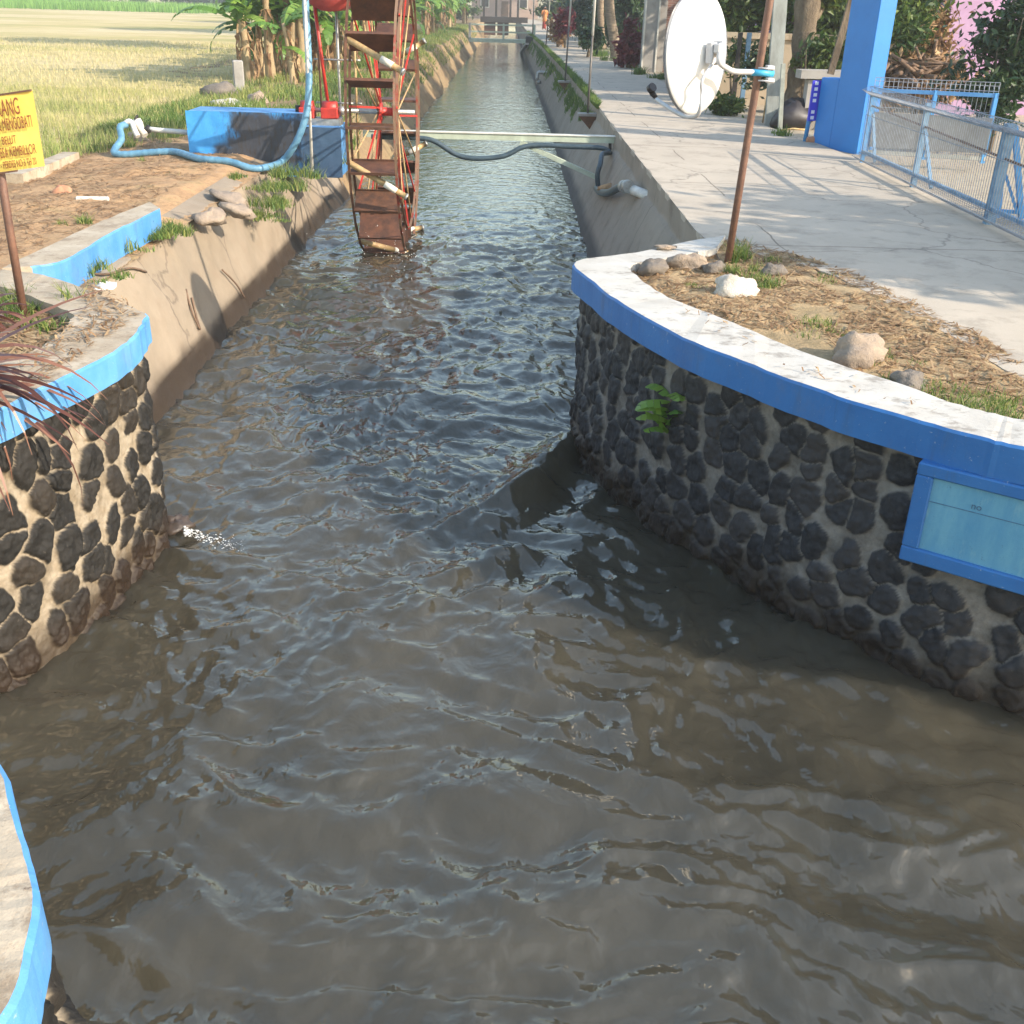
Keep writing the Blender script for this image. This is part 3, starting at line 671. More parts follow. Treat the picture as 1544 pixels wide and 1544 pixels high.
def lland(X, Y):
    lip = np.interp(Y, [a for a, b in XW_L], [b for a, b in XW_L])-np.interp(Y, [a for a, b in LW], [b for a, b in LW])
    lz = np.interp(Y, [a for a, b in LZ], [b for a, b in LZ]); d = np.clip(lip-X, 0, 99)
    z = lz + .10*sstep(.0, .5, d) - .24*sstep(1.2, 5.0, d) + .05*fbm(X*.9, Y*.9, 81, 3)*sstep(.1, .6, d) + .018*fbm(X*5, Y*5, 83, 4)
    return z
def strip(name, y0, y1, w, nx, ny, mat):
    yy = np.linspace(y0, y1, ny); lip = np.interp(yy, [a for a, b in XW_L], [b for a, b in XW_L])-np.interp(yy, [a for a, b in LW], [b for a, b in LW])
    X = lip[:, None]+.04-np.linspace(0, 1, nx)[None, :]**1.3*w; Y = np.repeat(yy[:, None], nx, 1)
    return tag(np_mesh(name, np.stack([X, Y, lland(X, Y)], -1).reshape(-1, 3), grid_faces(ny, nx), mat), kind='structure')
strip('dirt_ground', 6.8, 19.6, 7.5, 150, 300, M_DIRT)
strip('grass_verge', 19.3, 175, 7.5, 60, 420, M_GRASSEARTH)
fx = np.concatenate([-5.5-np.linspace(0, 1, 90)**2*320]); fy = 3+np.linspace(0, 1, 220)**2.2*330
X, Y = np.meshgrid(fx, fy); Z = 1.09+.05*fbm(X*.25, Y*.25, 91, 3)*sstep(5, 12, -X)
tag(np_mesh('rice_field', np.stack([X, Y, Z], -1).reshape(-1, 3), grid_faces(*X.shape), M_FIELD), kind='structure')
# ------------------------------------------------------------------ water wheel
WC = Vector((-1.76, 16.5, 1.9)); XL, XR = -2.09, -1.46; R1, R2 = 1.66, 2.05; NP = 22
wheel = thing('waterwheel', 'tall rusty red water wheel with flat paddles turning in the canal', 'water wheel', WC)
def wp(x, r, th): return Vector((x, WC.y - r*cos(th), WC.z + r*sin(th)))   # th = 0 towards the viewer
TH0 = radians(-1)
for x, mt in ((XL, M_RUST), (XR, M_WORNRED)):
    mb = MB()
    for r in (R1, R2): 
        for k in range(NP):
            mb.bar(wp(x, r, TH0+2*pi*(k-.5)/NP), wp(x, r, TH0+2*pi*(k+.52)/NP), .012, .034, 0, (1, 0, 0))
    mb.build('rim', mt, wheel)
for k in range(NP):
    th = TH0+2*pi*k/NP; mb = MB(); a = wp((XL+XR)/2, (R1+R2)/2+.02, th)
    t = Vector((0, -cos(th), sin(th))); nrm = Vector((0, sin(th), cos(th)))
    RR = Matrix((Vector((1, 0, 0)), t, nrm)).transposed()
    mb.box(a, (XR-XL-.02, R2-R1+.02, .008), RR); 
    for s in (-1, 1): mb.box(a+t*s*((R2-R1)/2+.012)+nrm*.014, (XR-XL-.02, .008, .036), RR)
    mb.build('paddle', [M_PADDLE, M_RUST][(k*7) % 5 == 0], wheel)
for k in range(8):
    th = radians(-19)+2*pi*k/8; mb = MB()
    a = wp(XL-.03, R2-.06, th+.10); b = wp(XR+.13, R2+.02, th-.13); d = (b-a)
    mb.tube([a+d*t for t in (0, .01, .3, .62, .62, .82, .82, .97, .97, 1)], [.03, .040, .042, .041, .045, .045, .041, .041, .047, .047], 10)
    for i in range(len(mb.f)):
        j = i//10
        mb.m[i] = 1 if j in (4,) else (2 if j >= 7 else 0)
    mb.build('scoop_tube', [M_BAMBOO, M_PALEWHITE, M_STEEL], wheel)
for s, x in ((-1, XL), (1, XR)):
    for k in range(8):
        th = TH0+.14+2*pi*k/8; mb = MB(); mb.bar(WC+Vector((s*.10, 0, 0))+Vector((0, -.1*cos(th+.5), .1*sin(th+.5))), wp(x, R1+.02, th), .028, .020, 0, (1, 0, 0))
        mb.build('spoke', M_RED, wheel)
    for k in range(8):
        th = TH0+.53+2*pi*k/8; mb = MB(); mb.tube([WC+Vector((s*.14, 0, 0)), wp(x-s*.02, R1, th)], .013, 6); mb.build('tie_rod', M_BAMBOO, wheel)
mb = MB(); mb.tube([WC+Vector((-.42, 0, 0)), WC+Vector((.40, 0, 0))], .035, 12); mb.build('shaft', M_STEEL, wheel)
mb = MB()
mb.tube([WC+Vector((x, 0, 0)) for x in (-.121, -.12, -.08, -.079, .079, .08, .12, .121)], [.12, .13, .13, .06, .06, .13, .13, .12], 16)
mb.build('hub', M_RED, wheel)

# ------------------------------------------------------------------ blue concrete pier that carries the shaft
pier = thing('concrete_pier', 'stained blue concrete block pier carrying the wheel shaft, on the left bank', 'pier', (-3.5, 16.4, 1.1))
g = .02; gx = np.arange(-4.65, -2.43+g, g); gz = np.arange(1.0, 1.87+g/2, g); X, Z = np.meshgrid(gx, gz); Y = 16.1+.006*fbm(X*6, Z*6, 3, 3)
keep = ~(((X[:-1, :-1]+g/2) > -2.95) & ((Z[:-1, :-1]+g/2) > 1.70))
sd = np.hypot((X+3.55)/.62, (Z-1.45+.25*(X+3.5)*0)/.50)+.5*fbm(X*2.5, Z*3.5, 12, 4)+.35*sstep(-3.0, -2.7, X)*0
stain = np.maximum(sstep(1.15, .75, sd)*.95, .80*sstep(-3.2, -2.95, X+.1*fbm(X*5, Z*5, 5, 3))); edge = sstep(-4.35, -3.9, X)*sstep(-2.6, -3.2, X)*.9  # right end darker throughout: real stain, with the wheel's shade painted in
np_mesh('front_face', np.stack([X, Y, Z], -1).reshape(-1, 3), grid_faces(*X.shape, keep=keep), M_BLOCK, pier, {'stain': stain.ravel(), 'edge': edge.ravel()})
mb = MB(); mb.box((-3.80, 16.515, 1.43), (1.70, .80, .88), bev=.012); mb.box((-2.70, 16.515, 1.345), (.52, .80, .71), bev=.012)
mb.build('body', M_LBLUE, pier)
mb = MB(); mb.box((-2.78, 16.5, 1.745), (.66, .34, .09)); mb.box((-2.78, 16.5, 1.70), (.60, .26, .03)); mb.build('steel_channel', M_STEEL, pier)
for i, (x0, x1) in enumerate(((-3.06, -2.84), (-2.74, -2.49))):
    b = thing('bearing_block', ('red shaft bearing beside the blue hose with a black end nut', 'red shaft bearing on the pier end next to the wheel')[i], 'bearing', ((x0+x1)/2, 16.5, 1.79))
    mb = MB(); mb.box(((x0+x1)/2, 16.5, 1.865), (x1-x0, .26, .15), bev=.012); mb.tube([((x0+.02), 16.5, 1.93), ((x1-.02), 16.5, 1.93)], .10, 14); mb.build('housing', M_RED, b)
    mb = MB(); xx = x0-.06 if i == 0 else x1+.01
    mb.tube([(xx, 16.5, 1.90), (xx+.07, 16.5, 1.90)], .06, 10); mb.build('end_nut', M_DARK if i == 0 else M_STEEL, b)
mb = MB(); mb.tube([(-3.1, 16.5, 1.90), (-2.16, 16.5, 1.90)], .03, 10)
mb.build('drive_shaft', M_STEEL, wheel)
# red catch tank over the pier and its stand
tank = thing('water_tank', 'faded red round-bottomed tank on struts above the pier, left of the wheel', 'tank', (-2.6, 17, 1.7))
mb = MB()
mb.tube([(-2.55, 16.35, 3.62), (-2.55, 16.36, 3.62), (-2.55, 17.5, 3.62), (-2.55, 17.52, 3.62)], [.10, .40, .40, .10], 24); mb.build('barrel', M_REDTANK, tank)
for k, (a, b, rr, mt) in enumerate((((-2.82, 16.75, 3.4), (-2.68, 16.75, 1.95), .026, M_RED), ((-2.84, 17.1, 3.4), (-2.84, 17.1, 1.4), .016, M_RUST), ((-2.30, 17.1, 3.4), (-2.30, 17.1, 1.0), .018, M_BAMBOO), ((-2.58, 17.3, 3.3), (-2.58, 17.3, 1.2), .02, M_STEEL))):
    mb = MB(); mb.tube([a, b], rr, 8); mb.build('strut', mt, tank)
for z in (2.56, 1.95):
    mb = MB(); mb.tube([(-2.92, 17.12, z), (-2.22, 17.12, z)], .015, 6); mb.build('cross_tube', M_STEEL, tank)
# hoses
def hose(name, label, pts, r, mat, rib=True, n=10):
    P = smooth_path(pts, n); out = [P[0]]; step = r*.45
    for a, b in zip(P, P[1:]):
        k = max(1, int((b-a).length/step))
        for i in range(1, k+1): out.append(a.lerp(b, i/k))
    if len(out) > 1800: out = out[::2]
    R = [r*(1+(.07 if rib and i % 4 < 2 else 0)) for i in range(len(out))]
    mb = MB(); mb.tube(out, R, 12); o = mb.build(name, mat); return tag(o, label, 'hose')
def gz_(x, y): return float(lland(np.array([x]), np.array([y]))[0])
G = [at(x, y, 1.24) for x, y in ((200, 226), (240, 238), (268, 240), (302, 249), (345, 252), (378, 254), (402, 252))]
gp = [Vector((p.x, min(p.y, 15.95), gz_(p.x, min(p.y, 15.95))+.05)) for p in G]
hp = [aty(190, 188, 16.6), aty(181, 192, 16.45), aty(183, 210, 16.3)+Vector((0, 0, .0))] + gp + [aty(424, 244, 15.9), aty(441, 224, 15.85), aty(455, 195, 15.85), aty(463, 165, 15.9), aty(466, 120, 16.0), aty(464, 60, 16.1), aty(461, 10, 16.15), aty(461, -60, 16.2)]
hose('hose', 'ribbed blue hose lying across the dirt and rising beside the red tank', hp, .047, M_HOSEUP if False else M_HOSE)
pole = MB(); a = aty(470, 198, 16.02); pole.tube([Vector((-2.84, 15.99, 1.1)), Vector((-2.80, 15.99, 3.9))], .022, 8)
tag(pole.build('support_pipe', M_PVC), 'pale upright pipe the blue hose is tied to, in front of the pier', 'pipe')
# pump end of the hose in the grass
pump = thing('pipe_valve', 'white pipe valve and bent elbow in the grass where the blue hose ends', 'valve', aty(207, 215, 16.6))
mb = MB(); mb.tube(smooth_path([aty(188, 187, 16.6), aty(194, 183, 16.6), aty(199, 186, 16.6), aty(203, 196, 16.55), aty(208, 206, 16.5)], 5), .04, 10); mb.build('elbow', M_PVC, pump)
mb = MB(); mb.tube([aty(206, 179, 16.7), aty(208, 186, 16.7), aty(212, 194, 16.7), aty(219, 204, 16.65)], [.055, .075, .06, .05], 12); mb.build('valve_body', M_PALEWHITE, pump)
mb = MB(); mb.tube([aty(204.5, 178.5, 16.7), aty(206.5, 179.5, 16.7)], .06, 12); mb.tube([aty(220, 191, 16.7), aty(227, 199, 16.7)], .05, 10); mb.build('coupling', M_DARK, pump)
mb = MB(); mb.tube([aty(222, 194, 16.7), aty(236, 196, 16.7), aty(288, 200, 16.6)], .036, 10); mb.build('white_pipe', M_PVC, pump)

def bankpt(px, py, off=.05):                               # point of the right bank slope seen at this place of the photo
    best = None
    for z in np.linspace(0, 1.19, 120):
        P = at(px, py, z); xb = interp(P.y, XW_R)+(interp(P.y, LIP_R)-.05-interp(P.y, XW_R))*z/1.19
        if best is None or abs(P.x-xb) < best[0]: best = (abs(P.x-xb), P)
    return best[1]+Vector((-off, -.01, off*.5))
# ------------------------------------------------------------------ beam across the canal, hose under it
beam = thing('pipe_beam', 'pale green beam spanning the canal behind the wheel with a slanted brace', 'beam', (-.2, 18.7, 1.35))
mb = MB(); mb.box((-.24, 18.72, 1.345), (4.36, .16, .10)); mb.build('beam', M_GREENPAINT, beam)
mb = MB(); mb.box((-.24, 18.72, 1.402), (4.36, .20, .012)); mb.build('top_plank', M_PALEWHITE, beam)
mb = MB(); mb.bar((.25, 18.66, 1.27), (1.60, 18.5, .74), .10, .07); mb.build('brace', M_GREENPAINT, beam)
mb = MB(); mb.bar((1.78, 18.70, 1.29), (1.80, 18.70, .95), .05, .05); mb.build('hanger', M_DARK, beam)
hu = [aty(x, y, Yq) for x, y, Yq in ((560, 206, 18.5), (600, 207, 18.5), (630, 208, 18.5), (655, 213, 18.5), (690, 234, 18.5), (722, 239, 18.5), (760, 235, 18.52), (788, 222, 18.56), (815, 219, 18.58), (860, 221, 18.56), (905, 223, 18.52), (919, 230, 18.45), (921, 245, 18.3), (914, 268, 18.1))]
hu = hu[:-2]+[bankpt(923, 241, .17), bankpt(920, 256, .17), bankpt(914, 270, .15), bankpt(907, 283, .06)]
hose('hose', 'dark hose slung under the green beam over the water', hu, .042, M_DHOSE, False)
h2 = [bankpt(904, 286, .05), bankpt(911, 293, .07), bankpt(927, 296, .10), bankpt(945, 291, .13), bankpt(957, 289, .14)]
hose('hose', 'short dark grey hose bend on the right bank slope joined to a white pipe', h2, .055, M_DHOSE, False)
pf = thing('drain_pipe', 'short white pipe with clamps set into the right bank slope', 'pipe', bankpt(965, 292))
mb = MB(); mb.tube([bankpt(955, 289, .14), bankpt(986, 299, .02)], .065, 14); mb.build('pipe_body', M_PVC, pf)
for dx in (955, 960):
    mb = MB(); mb.tube([bankpt(dx, 289, .14), bankpt(dx+3, 290, .135)], .085, 14); mb.build('clamp', M_STEEL, pf)
mb = MB(); mb.blob(bankpt(918, 286, .02), (.16, .10, .09), 5, 12, .3); tag(mb.build('soil_clod', M_DIRT), 'clod of brown soil at the bend of the hose on the right bank', 'clod')

# ------------------------------------------------------------------ yellow sign
sg = thing('warning_sign', 'yellow sheet sign with brown lettering on a rusty post at the left wall', 'sign', (-3.14, 6.72, 1.46))
mb = MB(); mb.tube([(-3.14, 6.72, 1.40), (-3.135, 6.725, 2.0), (-3.115, 6.73, 2.84)], .026, 10); mb.build('post', M_RUSTPOLE, sg)
c0 = aty(52, 141, 6.70); c1 = aty(64, 249, 6.70); c2 = aty(0, 265.5, 6.70); tl = aty(0, 155, 6.70)
ux = (c0-tl).normalized(); uz = Vector((0, 0, 1)); cen = Vector((-3.092, 6.69, 2.60)); hw = .272; hh = .215
sx = Vector((1, -.10, .16)).normalized(); sn = sx.cross(Vector((0, 0, 1))).normalized(); sz = sn.cross(sx)*-1
SR = Matrix((sx, sn, Vector((0, 0, 1)))).transposed()
mb = MB(); NX = 12
for i in range(NX):
    for f_ in (-.002, .002):
        q = []
        for (k, z) in ((i, -hh), (i+1, -hh), (i+1, hh), (i, hh)):
            s = -hw+2*hw*k/NX; o = f_+.012*(s/hw)**2*(1 if s > 0 else .3) ; q.append(cen+sx*s+sn*(-o)+Vector((0, 0, z)))
        mb.face(q if f_ > 0 else q[::-1], 0, True)
so_ = mb.build('sign_plate', M_YELLOW, sg)
mb = MB(); mb.bar(cen+sx*-hw+Vector((0, 0, hh+.004)), cen+sx*hw+Vector((0, 0, hh+.004)), .012, .010); mb.build('edge_bar', M_RUSTPOLE, sg); mb = MB(); mb.bar(cen+sx*-hw+Vector((0, 0, -hh-.004)), cen+sx*hw*.35+Vector((0, 0, -hh-.004)), .012, .010); mb.build('edge_bar', M_RUSTPOLE, sg)
TM = Matrix((sx, Vector((0, 0, 1)), Vector((0.1, -1, 0)).normalized())).transposed().to_4x4()
for body, s, zz, right, wd in (('DILARANG', .135, .140, .187, .270), ('& MENGOBATI', .098, .048, .250, .222), ('BELUT', .068, -.040, .128, .092), ('DESA KEMBILLOR', .082, -.108, .246, .262), ('- PERDES NO 3 TH 20', .060, -.178, .236, .236)):
    text(body, s, M_INK, Matrix.Translation(cen+sx*right+Vector((.0012, -.016, zz))) @ TM, so_, 'lettering', .001, 'RIGHT', 1, wd)

# ------------------------------------------------------------------ satellite dish
dish = thing('satellite_dish', 'white satellite dish clamped to a rusty pole at the corner of the right wall', 'satellite dish', (1.87, 8.72, 1.5))
mb = MB(); pA = Vector((1.865, 8.70, 1.35)); pB = Vector((2.03, 8.78, 4.6)); mb.tube([pA, pA.lerp(pB, .3), pA.lerp(pB, .6), pB], .030, 12); mb.build('pole', M_RUSTPOLE, dish)
dc = aty(1055, 80, 8.62); nb = Vector((.70, -.71, .05)).normalized(); ex = Vector((0, 0, 1)).cross(nb).normalized(); ey = nb.cross(ex)
mb = MB(); NR, NA = 12, 56; a_, b_ = .385, .438; dep = .085
def dp(r, t, off=0.0): return dc + ex*(a_*r*cos(t)) + ey*(b_*r*sin(t)) + nb*(dep*(1-r*r)-.02+off)
for i in range(NR):
    for j in range(NA):
        t0, t1 = 2*pi*j/NA, 2*pi*(j+1)/NA
        q = [dp(i/NR, t0), dp((i+1)/NR, t0), dp((i+1)/NR, t1), dp(i/NR, t1)]
        mb.face(q if i else q[1:], 0, True); q = [p-nb*.006 for p in q][::-1]; mb.face(q if i else q[:-1], 0, True)
for j in range(NA):                                          # rolled rim
    t0, t1 = 2*pi*j/NA, 2*pi*(j+1)/NA
    mb.face([dp(1, t0), dp(1.0, t0)-nb*.030, dp(1.0, t1)-nb*.030, dp(1, t1)], 1, True)
    mb.face([dp(1, t0)-nb*.006, dp(1, t1)-nb*.006, dp(1.0, t1)-nb*.030, dp(1.0, t0)-nb*.030], 1, True)
import bmesh
do = mb.build('reflector', [M_DISH, M_GREYPAINT], dish)
bmm = bmesh.new(); bmm.from_mesh(do.data); bmesh.ops.remove_doubles(bmm, verts=bmm.verts, dist=.0005); bmm.to_mesh(do.data); bmm.free()
bk = dc+nb*.085; 
mb = MB(); BR = Matrix((ex, ey, nb)).transposed(); mb.box(bk+nb*.03, (.10, .15, .06), BR, bev=.01); mb.box(bk+nb*.055+ex*.05, (.05, .17, .09), BR, bev=.006); mb.box(bk+nb*.09+ey*.03, (.08, .07, .06), BR, bev=.01); mb.build('bracket', M_GREYPAINT, dish)
mb = MB(); mb.tube(smooth_path([bk+nb*.10+ey*.06+ex*.02, aty(1084, 92, 8.45), aty(1098, 104, 8.52), aty(1110, 108, 8.6), aty(1140, 109, 8.66), aty(1166, 111, 8.68)], 6), .021, 10); mb.build('mount_arm', M_GREYPAINT, dish)
mb = MB(); mb.tube([aty(1133, 109, 8.655), aty(1166, 111, 8.68)], .0245, 12); mb.build('arm_end', M_CYAN, dish)
for dy in (102, 121):
    mb = MB(); c = aty(1152, dy, 8.70); mb.tube([c+Vector((-.055, -.05, 0)), c+Vector((.07, -.045, -.005))], .006, 6); mb.box(c+Vector((.045, .0, 0)), (.055, .09, .035), bev=.004); mb.build('clamp', M_GREYPAINT, dish)
mb = MB(); mb.tube(smooth_path([bk+nb*.05-ey*.06, aty(1059, 120, 8.42), aty(1058, 140, 8.44), aty(1057, 158, 8.40), aty(1051, 174, 8.45), aty(1035, 176, 8.55), aty(1015, 167, 8.7), aty(990, 150, 8.95)], 6), [.012]*18+[.016]*25, 10); mb.build('feed_arm', M_GREYPAINT, dish)
mb = MB(); mb.tube([aty(989, 147, 9.03), aty(984, 141, 9.05), aty(982, 136, 9.05)], [.018, .024, .026], 10); mb.tube([aty(980, 135, 9.05), aty(985, 131, 9.02)], [.036, .036], 12); mb.build('feed_horn', M_BLACKP, dish)

# ------------------------------------------------------------------ kerb wall, scattered things on the left
kt = [at(x, y, 1.47) for x, y in ((48, 401), (101, 391), (166, 352), (205, 333), (241, 314))]
ki = [at(x, y, 1.47) for x, y in ((2, 404), (28, 392), (124, 346), (180, 322), (226, 304))]
_KB = ring([v2(p) for p in kt], [v2(p) for p in ki], 1.47, .25, 6, 9, .006)
kb = _KB.build('kerb_wall', [M_CREAM, M_LBLUE]); tag(kb, 'broken white and pale blue kerb wall leading from the left coping along the bank', 'kerb')
kt2 = [at(x, y, 1.25) for x, y in ((22, 272), (60, 258), (108, 238))]
mb = MB()
for a, b in zip(kt2, kt2[1:]): mb.bar(a, b, .22, .16)
tag(mb.build('concrete_edging', M_CREAM), 'pale concrete edging strip half sunk between dirt and field behind the sign', 'edging')
def rock(name, label, px, py, z, rad, mat, seed, cat='rock', lift=.32):
    p = at(px, py, z); mb = MB(); mb.blob((p.x, p.y+rad[1]*.6, z+rad[2]*lift), rad, seed, 26, .34)
    return tag(mb.build(name, mat), label, cat)
rock('rock', 'chalky white broken rock on the straw near the dish pole', 1108, 446, 1.5, (.15, .11, .10), M_ROCKW, 3)
rock('rock', 'large rounded pale boulder on the soil behind the right coping', 1295, 549, 1.5, (.165, .13, .12), M_ROCKG, 14)
rock('rock', 'low dull brown stone partly sunk beside the right coping', 1372, 585, 1.5, (.11, .09, .055), M_ROCKD, 9)
rock('mortar_lump', 'dark broken mortar lump nearest the right wall corner', 985, 412, 1.5, (.13, .10, .07), M_ROCKD, 21, 'rubble')
rock('mortar_lump', 'brown mortar lump between the corner lump and the dish pole', 1040, 405, 1.5, (.15, .10, .08), M_ROCKG, 25, 'rubble')
rock('mortar_lump', 'grey mortar lump against the foot of the dish pole', 1078, 412, 1.5, (.11, .08, .06), M_ROCKD, 28, 'rubble')
rock('stone_chip', 'small brown chip of brick lying on the white coping corner', 1003, 376, 1.56, (.10, .05, .018), M_ROCKG, 31, 'chip', .8)
rock('rock', 'greyish stone among the weeds beside the road edge', 1165, 415, 1.5, (.09, .07, .06), M_ROCKD, 35)
rock('clay_shard', 'reddish clay shard standing up in the dirt behind the kerb', 93, 299, 1.24, (.12, .05, .10), M_CLAY, 4, 'shard')
rock('rock', 'dark rounded boulder at the field edge by the banana plants', 331, 152, 1.15, (.50, .35, .30), M_ROCKD, 5)
rock('rock', 'pale flat boulder behind the left end of the blue pier', 345, 166, 1.2, (.5, .3, .14), M_ROCKW, 6)
rock('rock', 'buff rounded rock behind the middle of the blue pier', 388, 163, 1.2, (.24, .2, .24), M_ROCKG, 7)
rock('rock', 'tan stone under the white valve at the hose end', 208, 217, 1.2, (.16, .12, .13), M_ROCKG, 8)
rock('rock', 'wet brown rough stone at the foot of the left wall in the water', 262, 806, -.03, (.10, .10, .08), plain('wet_rock', (.07, .05, .038), (.04, .03, .024), 9, .4, .5), 11)
for i, (x, y, l, rt, lb) in enumerate(((352, 291, .42, .5, 'upper grey slab of broken concrete on the left bank edge'), (365, 309, .30, .7, 'lower grey slab of broken concrete tipping down the left bank'), (322, 318, .24, .1, 'small pale slab of broken concrete near the top of the left bank'))):
    p = at(x, y, 1.27); mb = MB(); mb.blob((p.x-.03, p.y, 1.20), (l*.55, .17, .075), 40+i, 14, .45, 0, Matrix.Rotation(rt-.9, 3, 'Z') @ Matrix.Rotation(.35, 3, 'Y')); tag(mb.build('broken_slab', M_ROCKG), lb, 'slab', 'broken concrete on the left bank')
p = at(140, 304, 1.27); mb = MB(); mb.box((p.x, p.y, 1.30), (.36, .05, .05), Matrix.Rotation(.12, 3, 'Z'), bev=.012); tag(mb.build('plank_piece', M_PVC), 'short white painted plank lying on the brown dirt', 'plank')
p = at(362, 143, 1.15); mb = MB(); mb.box((p.x, p.y, 1.5), (.26, .2, .9), Matrix.Rotation(.3, 3, 'Z'), bev=.03); tag(mb.build('stone_post', M_GREYC), 'stubby grey concrete post beside the dark boulder', 'post')
p = at(168, 440, 1.15); mb = MB()
mb.blob((-3.33, p.y, 1.19), (.10, .07, .035), 9, 14, .5); tag(mb.build('plastic_bag', M_PVC), 'scrap of white plastic bag on the bank beside the left coping', 'litter')
for k, (pts, lb) in enumerate((([(275, 440), (283, 470), (296, 500), (290, 478), (284, 452)], 'curled thin twig on the left bank slope'), ([(330, 410), (352, 432), (364, 452)], 'straight dark stick sliding down the left bank'), ([(90, 410), (150, 418), (190, 408), (215, 414)], 'long bare twig across the top of the left bank'))):
    q_ = []
    for (x, y) in pts:
        best = None
        for t in np.linspace(0, 1, 60):                      # point of the sloping bank under this part of the photo
            z = 1.2*(1-t); v = ray(x, y); tt = (z-H)/v[2]; P = Vector(np.array([0, 0, H])+v*tt); xb = interp(P.y, XW_L)-.42*z/1.18
            e = abs(P.x-xb)
            if best is None or e < best[0]: best = (e, P)
        q_.append(best[1]+Vector((.045, -.02, .03)))
    mb = MB(); mb.tube(smooth_path(q_, 4), .011, 5); tag(mb.build('twig', M_WOOD), lb, 'twig')
# ------------------------------------------------------------------ poles along the right bank
def bank_pole(px, py, z, xt, yt, lb, ledge, r=.022, white=.62, col=None):
    b = at(px, py, z); t = aty(xt, yt, b.y); d = t-b; top = b+d*(4.2/d.z); o = thing('pole', lb, 'pole', b, 'slim poles along the right bank')
    mb = MB(); mb.tube([b, b.lerp(top, .36)], r*.9, 8); mb.build('lower_tube', M_POLEDARK if col is None else col, o)
    mb = MB(); mb.tube([b.lerp(top, .36), top], r, 8); mb.build('upper_tube', M_PVC, o)
    if ledge:
        mb = MB(); n = len(mb.v); x0, x1 = b.x-.22, b.x+.24
        mb.box((b.x+.02, b.y, z-.02), (.46, .34, .05)); mb.build('ledge', M_GREYC, o)
        mb = MB(); mb.face([(x0+.02, b.y-.15, z-.045), (x1, b.y-.15, z-.045), (x1, b.y-.15, z-.5)]); mb.face([(x0+.02, b.y+.15, z-.045), (x1, b.y+.15, z-.5), (x1, b.y+.15, z-.045)])
        mb.face([(x0+.02, b.y-.15, z-.045), (x1, b.y-.15, z-.5), (x1, b.y+.15, z-.5), (x0+.02, b.y+.15, z-.045)]); mb.face([(x0+.02, b.y-.15, z-.045), (x0+.02, b.y+.15, z-.045), (x1, b.y+.15, z-.045), (x1, b.y-.15, z-.045)])
        mb.build('bracket', M_RUST, o)
bank_pole(886, 171, 1.32, 897, 0, 'nearest slim pole, grey below and white above, on a concrete ledge over the bank', True, .026)
bank_pole(852, 122, 1.32, 861, 0, 'second slim pole rising from a ledge behind a grassy tuft on the right bank', True, .028)
bank_pole(823, 70, 1.5, 829, 0, 'third thin dark pole at the road edge beyond the grassy bank', False, .03, col=M_DARK)
bank_pole(803, 56, 1.4, 805, 0, 'farthest slim pale pole standing by the dark outlet box', False, .04)
op = thing('outlet_pipe', 'bent grey outlet pipe sticking from the grassy right bank above the water', 'pipe', at(815, 112, .7))
mb = MB(); p = at(812, 112, .75); mb.tube(smooth_path([p+Vector((.55, 0, .07)), p+Vector((.2, 0, .07)), p+Vector((-.02, 0, .05)), p+Vector((-.06, -.05, -.2))], 5), .075, 10); mb.build('bend', M_STEEL, op)
mb = MB(); mb.tube([p+Vector((-.08, -.05, -.32)), p+Vector((.1, 0, -.30))], .07, 10); mb.build('stub', M_STEEL, op)
p = at(802, 58, 1.4); mb = MB(); mb.box(p+Vector((-.05, -.2, -.15)), (.7, .7, .55), bev=.04); tag(mb.build('outlet_box', M_DARK), 'dark outlet box on the far right bank below the farthest pole', 'box')
mb = MB(); mb.bar(p+Vector((-.3, -.6, -.3)), at(786, 78, .06), .22, .12); tag(mb.build('chute', M_GREYC), 'narrow concrete chute running from the dark outlet box to the water', 'chute')

# ------------------------------------------------------------------ far end: foot bridge, sluice, house, people, trees
fb = thing('footbridge', 'pale green footbridge with two-rail railings across the canal', 'bridge', (-.5, 76, 1.3))
mb = MB(); mb.box((-.4, 76.4, 1.10), (4.4, .9, .22)); mb.build('deck', M_GREENPAINT, fb)
for s, yy in ((0, 75.98), (1, 76.82)):
    for z in (1.62, 2.05):
        mb = MB(); mb.box((-.4, yy, z), (4.4, .07, .07)); mb.build('rail', M_GREENPAINT, fb)
    for k, x in enumerate((-2.55, -.3, 1.75)):
        mb = MB(); mb.box((x, yy, 1.66), (.13, .11, .95)); mb.build('post', M_GREENPAINT if k else M_GREYC, fb)
sg2 = thing('sluice_gate', 'dark sluice gate frame with posts and lift beam beyond the footbridge', 'sluice', (-.6, 122, 1.0))
mb = MB(); mb.box((-.45, 122, 1.75), (5.0, 1.0, .55)); mb.build('beam', M_DARK, sg2)
for x in (-2.6, -1.3, .2, 1.0):
    mb = MB(); mb.box((x, 122, 3.0), (.22, .3, 2.2)); mb.build('post', M_DARK, sg2)
mb = MB(); mb.box((-.3, 122, 4.2), (3.0, .5, .35)); mb.build('lift_beam', M_DARK, sg2)
for x in (-1.95, -.55):
    mb = MB(); mb.box((x, 122.1, .9), (1.2, .1, 1.3)); mb.build('gate_leaf', M_RUST, sg2)
hs = thing('house', 'pinkish far house with a brown tiled roof at the end of the canal', 'house', (-1, 160, 1.5))
mb = MB(); mb.box((-.5, 160, 3.2), (9, 7, 3.6)); mb.build('wall', M_PINKWALL, hs)
mb = MB(); A_ = [(-5.6, 156, 4.9), (4.6, 156, 4.9), (4.6, 160, 7.2), (-5.6, 160, 7.2)]; B_ = [(-5.6, 164, 4.9), (4.6, 164, 4.9), (4.6, 160, 7.2), (-5.6, 160, 7.2)]
